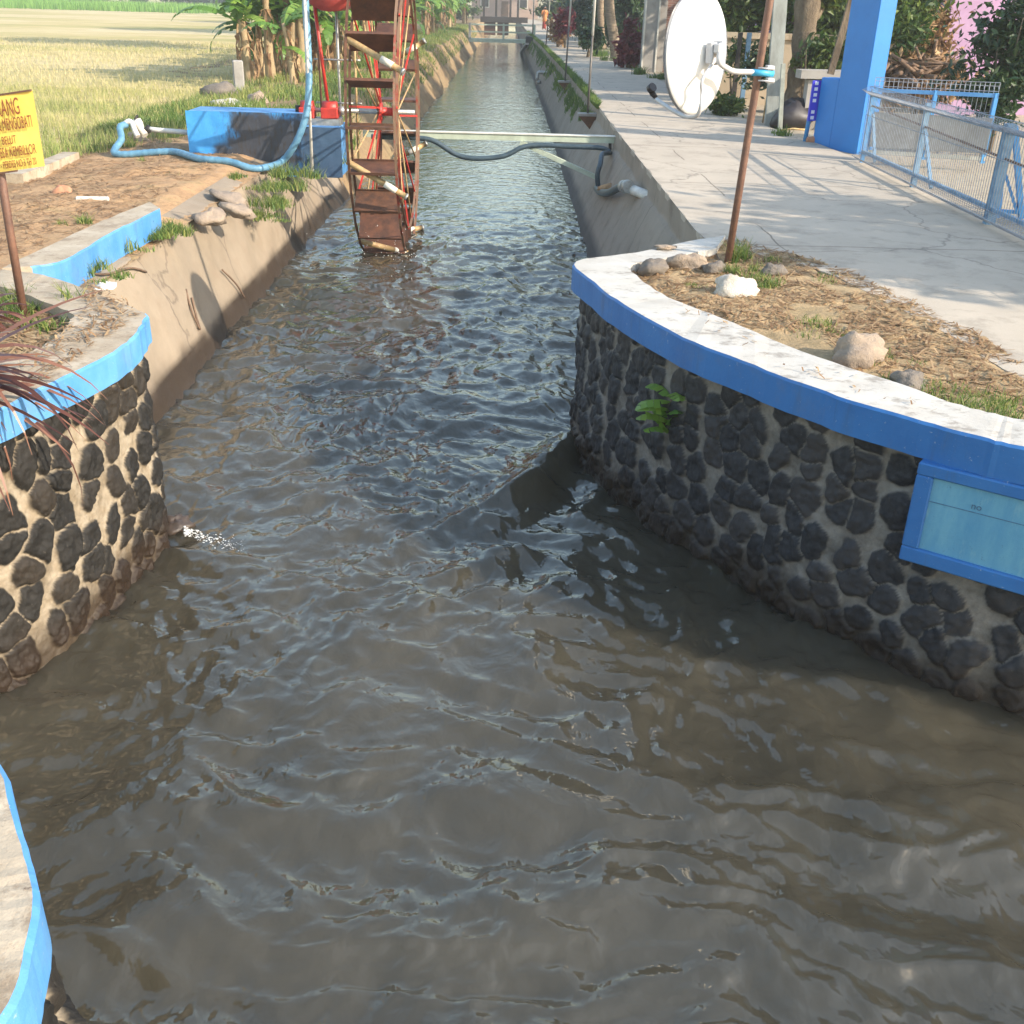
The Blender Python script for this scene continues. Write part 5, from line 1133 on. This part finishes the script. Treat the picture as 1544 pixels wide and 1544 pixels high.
crown_tree('tree', lt, [((0, 0, -.1), .13), (relp(1470, 100, lt.y+.1), .10), (relp(1500, 55, lt.y+.3), .085), (relp(1544, -10, lt.y+.5), .07), (relp(1590, -90, lt.y+.6), .05)], [((1.2, .5, 2.6), (1.2, 1.1, .6)), ((2.2, .3, 3.4), (1.3, 1.2, .8)), ((.5, .3, 2.0), (.7, .6, .5)), ((.2, .4, 3.3), (1.2, 1.0, .7))], 'slanting frangipani like tree with a bare leaning trunk right of the lilac wall', 'tree', 3600, .12, M_LEAF, 55, limbs=7)
mb = MB(); a = at(1425, 150, 1.47); mb.tube(smooth_path([a, aty(1424, 120, a.y), aty(1430, 85, a.y), aty(1420, 55, a.y+.2), aty(1432, 20, a.y+.2), aty(1400, -30, a.y)], 5), [.045]*10+[.03]*16, 8); tag(mb.build('bare_sapling', M_BARK), 'thin bare curved sapling trunk in front of the lilac wall', 'tree')
B = bush
B('shrub', 'leafy green shrub right of the blue pillar with yellow lit leaves', 'shrub', [(atz(1365, 60, 20.5), (.55, .5, .6)), (atz(1345, 30, 21), (.5, .5, .5)), (atz(1380, 20, 21), (.6, .5, .5))], 3000, .085, M_LEAF, 60)
B('shrub', 'dry straw coloured shrub between the green shrub and the lilac wall', 'shrub', [(atz(1398, 65, 21), (.35, .35, .6))], 1000, .08, M_DRYLEAF, 61)
B('shrub', 'dark dense round bush at the far right edge behind the mesh gate', 'shrub', [(atz(1520, 95, 17.2), (.75, .7, .75)), (atz(1545, 60, 17.2), (.6, .7, .6)), (atz(1500, 140, 17.0), (.5, .5, .35))], 5200, .075, M_LEAFD, 62)
B('shrub', 'bright shrub over the tan wall between the mottled tree and the pillar', 'shrub', [(atz(1225, 30, 26.5), (.9, .6, .7)), (atz(1255, 15, 26.5), (.8, .6, .6)), (atz(1215, 5, 26.8), (.9, .6, .6))], 3400, .11, M_LEAF, 63)
B('shrub', 'mixed green shrub in front of the tan wall right of the mottled tree', 'shrub', [(atz(1222, 88, 23), (.4, .4, .35)), (atz(1258, 85, 23), (.4, .4, .4))], 1200, .085, M_LEAF, 64)
B('shrub', 'green shrub over the tan wall just right of the dish', 'shrub', [(atz(1115, 25, 27), (.9, .7, .8)), (atz(1100, 5, 27), (.8, .7, .6)), (atz(1150, 10, 27), (.9, .6, .7))], 3600, .10, M_LEAF, 65)
B('shrub', 'low weedy shrub below the tan wall at the road edge behind the dish', 'shrub', [(atz(1112, 88, 24.9), (.45, .3, .45)), (atz(1095, 160, 22), (.35, .3, .2))], 1100, .08, M_LEAF, 66)
B('shrub', 'shaded shrub against the tree foot near the left part of the tan wall', 'shrub', [(atz(1145, 95, 23.5), (.35, .35, .5))], 900, .08, M_LEAFD, 67)
crown_tree('tree', (11.4, 5.4, 1.4), [((0, 0, -.1), .3), ((.1, 0, 2), .2), ((-.1, 0, 3.6), .15)], [((-.2, -.2, 4.3), (1.6, 1.3, .9)), ((-1.8, .8, 3.8), (1.3, 1.2, .8)), ((.2, 1.6, 4.2), (1.4, 1.4, .8))], 'shade tree right of the view beyond the mesh gate', 'tree', 5200, .15, M_LEAF, 91, limbs=8, clumps=9)
# taller trees whose crowns close the view and shade the road
for k, (x, y, s, lb, m_) in enumerate(((9.5, 33, 1.2, 'tall tree behind the brick wall', M_LEAF), (8.2, 40, 1.0, 'bushy tree behind the row of palms by the brick wall', M_LEAFD), (7.4, 50, 1.2, 'broad tree behind the leaning palms', M_LEAF), (9, 58, 1.1, 'dark tree left of the broad roadside tree down the road', M_LEAFD), (8, 84, 1.4, 'tree over the far end of the road on its right', M_LEAF), (5.2, 112, 1.3, 'tree closing the far end of the road', M_LEAF), (-5.5, 140, 1.5, 'round tree left of the sluice at the canal end', M_LEAF), (-1.5, 172, 1.8, 'tree behind the pinkish far house', M_LEAFD), (6.5, 150, 1.6, 'tree right of the pinkish far house', M_LEAFD), (13, 25.6, 1.1, 'tree over the lilac house', M_LEAF))):
    crown_tree('tree', (x, y, 1.4), [((0, 0, -.1), .3*s), ((.05, 0, 1.2), .2*s), ((-.1, 0, 3.2*s), .15*s)], [((0, 0, 4.2*s), (1.8*s, 1.8*s, 1.3*s)), ((1.3*s, .5, 5.2*s), (1.5*s, 1.5*s, 1.1*s)), ((-1.2*s, -.4, 4.8*s), (1.5*s, 1.5*s, 1.1*s)), ((.2, 0, 2.0*s), (1.6*s, 1.2*s, .9*s)), ((-.5, .3, 1.0), (1.5*s, .9*s, .7))], lb, 'tree', 5200, .19 if y < 60 else .3, m_, 100+k, limbs=5, clumps=12)
for k, (x, y, s, lb) in enumerate(((-10.5, 52, 1.5, 'tall tree behind the nearer half of the banana row'), (-10, 74, 1.8, 'tall tree behind the middle of the banana row'), (-9.5, 100, 2.0, 'tall tree behind the far half of the banana row'), (-8, 128, 2.3, 'tall tree behind the end of the banana row'), (-13, 38, 1.1, 'tree standing back from the front banana plants'))):
    if k == 4: continue
    crown_tree('tree', (x, y, 1.0), [((0, 0, -.1), .3*s), ((.05, 0, 1.2), .2*s), ((-.1, 0, 3.2*s), .15*s)], [((0, 0, 4.0*s), (1.8*s, 1.8*s, 1.3*s)), ((.8*s, .5, 4.9*s), (1.4*s, 1.5*s, 1.1*s)), ((-.8*s, -.4, 4.6*s), (1.4*s, 1.5*s, 1.1*s)), ((.0, 0, 2.6*s), (1.4*s, 1.2*s, .9*s))], lb, 'tree', 4600, .26, M_LEAF, 140+k, limbs=5, clumps=12)
# ------------------------------------------------------------------ far edge of the field
rg = np.random.default_rng(3); n = 26000; P = np.stack([rg.uniform(-130, -38, n), rg.uniform(150, 190, n), np.full(n, 1.1)], -1); m_ = P[:, 0] < -.30*P[:, 1]+rg.uniform(-1, 1, n)
tag(blades('crop_strip', P[P[:, 0] < -40], 1.0, .10, M_CROP, .3, rng=rg), kind='stuff')
cs = []; rads = []
for k in range(70):
    x = rg.uniform(-150, -8); y = 205+rg.uniform(-8, 12)+(-x)*.12; cs.append((x, y, 2.2+rg.uniform(0, 1.6))); rads.append((3.5, 2.5, rg.uniform(1.3, 2.6)))
tag(foliage('far_wood', cs, rads, 42000, .45, M_LEAFD, None, 9, clumps=8), kind='stuff')
cs = [(rg.uniform(-30, -9), rg.uniform(120, 170), 1.9) for k in range(26)]
tag(foliage('far_scrub', cs, [(2.2, 1.6, 1.0)]*26, 14000, .28, M_LEAF, None, 10, clumps=8), kind='stuff')
# ------------------------------------------------------------------ grass and straw
gr = np.random.default_rng(17)
bnd = [at(x, y, 1.2) for x, y in ((-150, 330), (0, 276), (90, 246), (170, 222), (280, 208), (330, 196))]
bx = [p.x for p in bnd]; by = [p.y for p in bnd]
def field_pts(n, x0, x1, y0, y1):
    P = np.stack([gr.uniform(x0, x1, n), gr.uniform(y0, y1, n)], -1); o = np.argsort(bx); yb = np.interp(P[:, 0], np.array(bx)[o], np.array(by)[o]); k = (P[:, 1] > yb+gr.normal(size=n)*.25)
    lipx = np.interp(P[:, 1], [0, 19, 20, 30, 200], [-5.2, -5.2, -6.5, -6.9, -7.2]); return P[k & (P[:, 0] < lipx)]
def field_z(P): return np.maximum(1.09+.05*fbm(P[:, 0]*.25, P[:, 1]*.25, 91, 3)*sstep(5, 12, -P[:, 0]), np.where(P[:, 0] > -11, lland(P[:, 0], P[:, 1]), 0))
P = field_pts(60000, -22, -4.5, 10, 30); P = np.concatenate([P, field_pts(34000, -34, -6, 26, 60)])
near = 1-sstep(17, 27, P[:, 1]+.35*P[:, 0]+3+3*fbm(P[:, 0]*.15, P[:, 1]*.15, 5, 3)); band = fbm(P[:, 0]*.05, P[:, 1]*.16, 8, 3)
tint = np.clip(.82-.62*near-.35*sstep(.05, .35, band)+gr.normal(size=len(P))*.14, 0, 1)
sz = np.where(P[:, 1] > 30, 1.5, 1.0)
tag(blades('stubble', np.column_stack([P, field_z(P)]), (.12+.12*near)*sz**.3, .016*sz, M_STRAW, .6, tint, rng=gr), kind='stuff')
def tufts(name, spots, mat, lab=None, seed=3, tl=(0, 1)):
    r = np.random.default_rng(seed); A = []; hs_ = []; ws = []
    for (x, y, z, rad, n, h, w) in spots:
        k_ = max(3, n//45); cc = r.normal(size=(k_, 2))*rad*.5; ch = r.uniform(.35, 1.25, k_); ci = r.integers(0, k_, n); q = cc[ci]+r.normal(size=(n, 2))*rad*.20; A.append(np.stack([x+q[:, 0], y+q[:, 1], np.full(n, z)], -1)); hs_ += list(h*ch[ci]); ws += [w]*n
    A = np.concatenate(A); return tag(blades(name, A, np.array(hs_), np.array(ws), mat, .9, r.uniform(tl[0], tl[1], len(A)), rng=r), kind='stuff')
S = []
for px, py, rad, n, h in ((1113, 392, .13, 260, .16), (1110, 410, .16, 260, .10), (1130, 425, .25, 260, .07), (1160, 430, .2, 160, .06), (1060, 430, .12, 90, .06), (1240, 500, .3, 240, .05), (1400, 590, .35, 420, .06), (1450, 600, .3, 420, .06), (1500, 615, .25, 420, .06), (1350, 545, .25, 180, .05), (1320, 585, .15, 160, .06), (1255, 420, .2, 120, .05), (1180, 400, .2, 140, .06)):
    p = at(px, py, 1.5); S.append((p.x, p.y, 1.495, rad, n, h, .008))
tufts('grass', S, M_GREEN, seed=5)
# straw litter lying on both patches of soil
def litter(name, poly, zf, n, seed, ln=.045):
    r = np.random.default_rng(seed); xs = [p[0] for p in poly]; ys_ = [p[1] for p in poly]; x = r.uniform(min(xs), max(xs), n*3); y = r.uniform(min(ys_), max(ys_), n*3); k = in_poly(x, y, poly); x, y = x[k][:n], y[k][:n]
    dn = fbm(x*1.3, y*1.3, seed, 3) > -.25; x, y = x[dn], y[dn]; m = len(x); z = zf(x, y)+.004; a = r.uniform(0, 6.28, m); L = ln*r.uniform(.4, 1.6, m); w = r.uniform(.0025, .007, m); dx, dy = np.cos(a)*L, np.sin(a)*L; u = r.uniform(0, .022, m)
    V = np.stack([np.stack([x-dx-dy*w/L, y-dy+dx*w/L, z], -1), np.stack([x-dx+dy*w/L, y-dy-dx*w/L, z], -1), np.stack([x+dx+dy*w/L, y+dy-dx*w/L, z+u], -1), np.stack([x+dx-dy*w/L, y+dy+dx*w/L, z+u], -1)], 1).reshape(-1, 3)
    return tag(np_mesh(name, V, np.arange(m*4).reshape(-1, 4), M_DRYLEAF, None, {'tint': np.repeat(r.uniform(.1, 1, m), 4)}, smooth=False), kind='stuff')
litter('straw_litter', [(x, y) for x, y in sp], soil_r, 9000, 31)
litter('straw_litter', [(-4.0, 9), (-3.9, 19), (-11, 19), (-9, 9)], lland, 17000, 32, .06)
# weeds on the left bank and verge
S = []
for px, py, z, rad, n, h in ((225, 350, 1.28, .30, 900, .11), (190, 372, 1.28, .25, 500, .11), (255, 345, 1.25, .22, 420, .10), (120, 400, 1.3, .2, 300, .10), (170, 410, 1.28, .2, 220, .07), (105, 335, 1.3, .14, 220, .12), (410, 305, 1.0, .3, 600, .14), (395, 325, .9, .25, 420, .10), (440, 262, 1.25, .3, 500, .16), (420, 280, 1.15, .3, 520, .14), (490, 240, 1.2, .3, 500, .2), (360, 262, 1.25, .2, 200, .10), (210, 242, 1.25, .12, 120, .1), (265, 265, 1.25, .25, 130, .06), (310, 268, 1.25, .25, 160, .06), (250, 215, 1.2, .4, 500, .2), (180, 225, 1.2, .4, 450, .22), (270, 210, 1.2, .3, 300, .2)):
    p = at(px, py, z); S.append((p.x, p.y, z-.03, rad, n, h, .012))
tufts('weeds', S, M_GREEN, seed=6)
n = 34000; Y_ = 19.5+(gr.uniform(0, 1, n)**1.6)*90; lipx = np.interp(Y_, [a for a, b in XW_L], [b for a, b in XW_L])-np.interp(Y_, [a for a, b in LW], [b for a, b in LW]); off = gr.uniform(-.55, 3.6, n); X_ = lipx-off; Z_ = np.where(off > 0, lland(X_, Y_), np.interp(Y_, [a for a, b in LZ], [b for a, b in LZ])*(1+off/.9*.9))
kk = fbm(X_*.5, Y_*.25, 44, 3) > -.22
tag(blades('verge_grass', np.stack([X_, Y_, Z_], -1)[kk], .20, .03, M_GREEN, .7, np.clip(.55+.5*fbm(X_*.4, Y_*.2, 45, 3)+gr.normal(size=n)*.2, 0, 1)[kk], rng=gr), kind='stuff')
S = []
for px, py, z, rad, n, h in ((965, 112, 1.5, .4, 300, .25), (1005, 118, 1.5, .4, 300, .22), (925, 92, 1.5, .4, 260, .3), (910, 85, 1.5, .5, 300, .3), (1150, 140, 1.5, .5, 260, .2), (1190, 205, 1.5, .3, 160, .15)):
    p = at(px, py, z); S.append((min(p.x, interp(p.y, LIP_R)-.12) if px < 860 else p.x, p.y, z-.15 if px < 860 else z-.02, rad*.55 if px < 860 else rad, n, h, .025))
tufts('bank_grass', S, M_GREEN, seed=7, tl=(0, .6))
n = 14000; Y_ = 23+gr.uniform(0, 1, n)**1.3*60; o_ = (.10-.42*gr.uniform(0, 1, n)**1.5)*sstep(22, 29, Y_); xl_ = np.interp(Y_, [a for a, b in LIP_R], [b for a, b in LIP_R]); Z_ = np.where(o_ > -.05, 1.48, 1.22+(o_+.05)/.55*1.1)
kk = (fbm(Y_*1.3, o_*3, 47, 3) > -.25+2.2*np.clip(-o_-.08, 0, 1))
tag(blades('bank_grass', np.stack([xl_+o_-.02, Y_, Z_], -1)[kk], .15, .024, M_GREEN, .8, np.clip(.3+.4*fbm(Y_*.4, o_, 48, 3)+gr.normal(size=n)*.15, 0, 1)[kk], rng=gr), kind='stuff')
# small plant rooted in the right wall
wpn = thing('wall_plant', 'green broad leaved seedling growing out of the right stone wall', 'plant', aty(1010, 640, 7.0)); rp = np.random.default_rng(2)
q_ = at(1018, 640, .72); 
for t in np.linspace(0, 1, 80):
    z = .3+t*1.0; v = ray(1012, 640); tt = (z-H)/v[2]; P_ = Vector(np.array([0, 0, H])+v*tt)
    if in_poly(np.array([P_.x]), np.array([P_.y]), [(x, y) for x, y in rbase]+[(5, 4), (5, 9)])[0] == False: q_ = P_; break
q_ = at(1016, 655, .80); mb = MB(); mb.tube([q_+Vector((.06, .06, -.05)), q_+Vector((-.03, -.03, .1)), q_+Vector((-.05, -.04, .28))], .008, 6); mb.build('stem', M_BARK, wpn); V = []; Fq = []; T = []
for k in range(11):
    az = rp.uniform(2.2, 5.8); banana_leaf(V, Fq, T, q_+Vector((-.04, -.03, .02+.028*k)), az, rp.uniform(.20, .32), .13, rp.uniform(.3, 1.2), rp.uniform(.8, 1.8), rp, 6)
np_mesh('leaves', V, Fq, M_BANANA, wpn, {'tint': [min(1, .25+t*.7) for t in T]}, smooth=False)
# strap leaved plant leaning in from the left edge
rp = np.random.default_rng(12)
for pi_, (bx_, by_, lb, n_, sd_) in enumerate(((-2.86, 5.05, 'maroon strap leaved plant arching over the blue coping edge of the left wall', 60, 1), (-3.25, 6.35, 'smaller maroon and green strap leaved plant at the foot of the sign post', 30, 2))):
    o = thing('strap_leaf_plant', lb, 'plant', (bx_, by_, 1.48)); V = []; Fq = []; T = []
    for k in range(n_):
        az = rp.uniform(-1.4, .7) if pi_ == 0 and k < 50 else rp.uniform(0, 6.28); L = rp.uniform(.45, 1.05) if pi_ == 0 else rp.uniform(.22, .48); rise = rp.uniform(-.1, .8); dr_ = rp.uniform(.5, 2.4); w = rp.uniform(.012, .022); p = Vector((bx_, by_, 1.50+rp.uniform(0, .10))); prev = None; tt = rp.uniform(0, 1)
        for i in range(9):
            f = i/8; a = rise-dr_*f; s = Vector((-sin(az), cos(az), .35)).normalized(); ww = w*(1-f**2)*.95+.001; cur = (p-s*ww, p+s*ww)
            if prev: b_ = len(V); V += [tuple(prev[0]), tuple(prev[1]), tuple(cur[1]), tuple(cur[0])]; Fq.append((b_, b_+1, b_+2, b_+3)); T += [tt]*4
            prev = cur; p = p+Vector((cos(az)*cos(a), sin(az)*cos(a), sin(a)))*L/8
    np_mesh('leaves', V, Fq, M_STRAP if pi_ == 0 else M_STRAP, o, {'tint': T})
    mb = MB(); mb.tube([(bx_, by_, 1.44), (bx_, by_, 1.62)], [.035, .02], 8); mb.build('stem', M_BARK, o)
tufts('grass', [(-3.0, 6.8, 1.47, .2, 260, .16, .012), (-2.85, 6.55, 1.47, .2, 160, .12, .012), (-3.4, 7.0, 1.47, .3, 260, .14, .012)], M_GREEN, seed=8)
litter('leaf_litter', [(-3.0, 5.2), (-2.68, 5.9), (-2.68, 6.7), (-3.2, 7.1), (-4.5, 7.4), (-5, 4.5)], soil_l, 2600, 33, .06)
litter('leaf_litter', [(-1.45, 1.95), (-1.28, 1.98), (-1.25, 1.9), (-1.4, 1.85)], lambda x, y: np.full(np.shape(x), 1.556), 240, 34, .03)
litter('leaf_litter', [(-3.0, 7.45), (-2.5, 6.85), (-2.32, 6.5), (-2.4, 5.2), (-2.62, 5.2), (-2.7, 6.6)], lambda x, y: np.full(np.shape(x), 1.554), 420, 35, .03)
litter('leaf_litter', [v2(p_) for p_ in (at(1010, 440, 1.55), at(1230, 545, 1.55), at(1480, 640, 1.55), at(1480, 655, 1.55), at(1180, 555, 1.55), at(960, 430, 1.55))], lambda x, y: np.full(np.shape(x), 1.554), 110, 36, .016)
# spray under the wheel and foam where the current strikes the left wall
rs_ = np.random.default_rng(4); mb = MB()
for k in range(130):
    c = Vector((rs_.normal(-1.75, .35), rs_.normal(15.3, .7), abs(rs_.normal(0, .22))+.02)); s = rs_.uniform(.002, .006); mb.blob(c, (s, s, s*1.5), 1, 5, .1)
for k in range(260):
    t = rs_.uniform(0, 1)**1.6; c = at(278+95*t, 800+30*t+rs_.normal(0, 3+5*t), .035); s = rs_.uniform(.0015, .006)*(1.25-t); mb.blob(c, (s*1.8, s*1.3, s*.45), k, 5, .3)
tag(mb.build('water_spray', M_FOAM), kind='stuff')
# ------------------------------------------------------------------ warm morning air that fades the far end
mb = MB(); mb.box((-105, 162, 11.5), (480, 372, 26)); hz = mb.build('haze', None); hz.data.materials.clear()
hm = bpy.data.materials.new('haze_air'); hm.use_nodes = True; nt = hm.node_tree; nt.nodes.remove(nt.nodes['Principled BSDF'])
pv = nt.nodes.new('ShaderNodeVolumePrincipled'); pv.inputs['Color'].default_value = (.95, .95, .92, 1); pv.inputs['Density'].default_value = .0015; pv.inputs['Anisotropy'].default_value = .3
nt.links.new(pv.outputs[0], nt.nodes['Material Output'].inputs['Volume']); hz.data.materials.append(hm); tag(hz, kind='stuff')
SUNAZ, SUNEL, SUNE, SKY, EXPO = 117, 28, 3.2, .15, 1.36
# ------------------------------------------------------------------ light, sky, camera
SUN_AZ, SUN_EL = radians(SUNAZ), radians(SUNEL)           # azimuth clockwise from +Y
sv = Vector((sin(SUN_AZ)*cos(SUN_EL), cos(SUN_AZ)*cos(SUN_EL), sin(SUN_EL)))
sl = bpy.data.lights.new('sun', 'SUN'); sl.energy = SUNE; sl.angle = radians(.5); sl.color = (1, .88, .72)
so = bpy.data.objects.new('sun', sl); C.objects.link(so); so.rotation_euler = (-sv).to_track_quat('-Z', 'Y').to_euler()
w = bpy.data.worlds.new('World'); bpy.context.scene.world = w; w.use_nodes = True
bg = w.node_tree.nodes['Background']; sk = w.node_tree.nodes.new('ShaderNodeTexSky'); sk.sky_type = 'NISHITA'; sk.sun_disc = False
sk.sun_elevation = SUN_EL; sk.sun_rotation = SUN_AZ; sk.air_density = 1.45; sk.dust_density = 1.2; sk.ozone_density = 1.0
w.node_tree.links.new(sk.outputs[0], bg.inputs[0]); bg.inputs[1].default_value = SKY
cd = bpy.data.cameras.new('camera'); cd.sensor_width = 36; cd.lens = F/1544*36; cd.clip_start = .05; cd.clip_end = 2000
co = bpy.data.objects.new('camera', cd); C.objects.link(co)
R = Matrix((Vector(RT), -Vector(DN), -Vector(fwd))).transposed()
co.matrix_world = Matrix.Translation((0, 0, H)) @ R.to_4x4()
sc = bpy.context.scene; sc.camera = co
sc.view_settings.view_transform = 'Standard'; sc.view_settings.look = 'None'; sc.view_settings.gamma = 1; sc.view_settings.exposure = EXPO
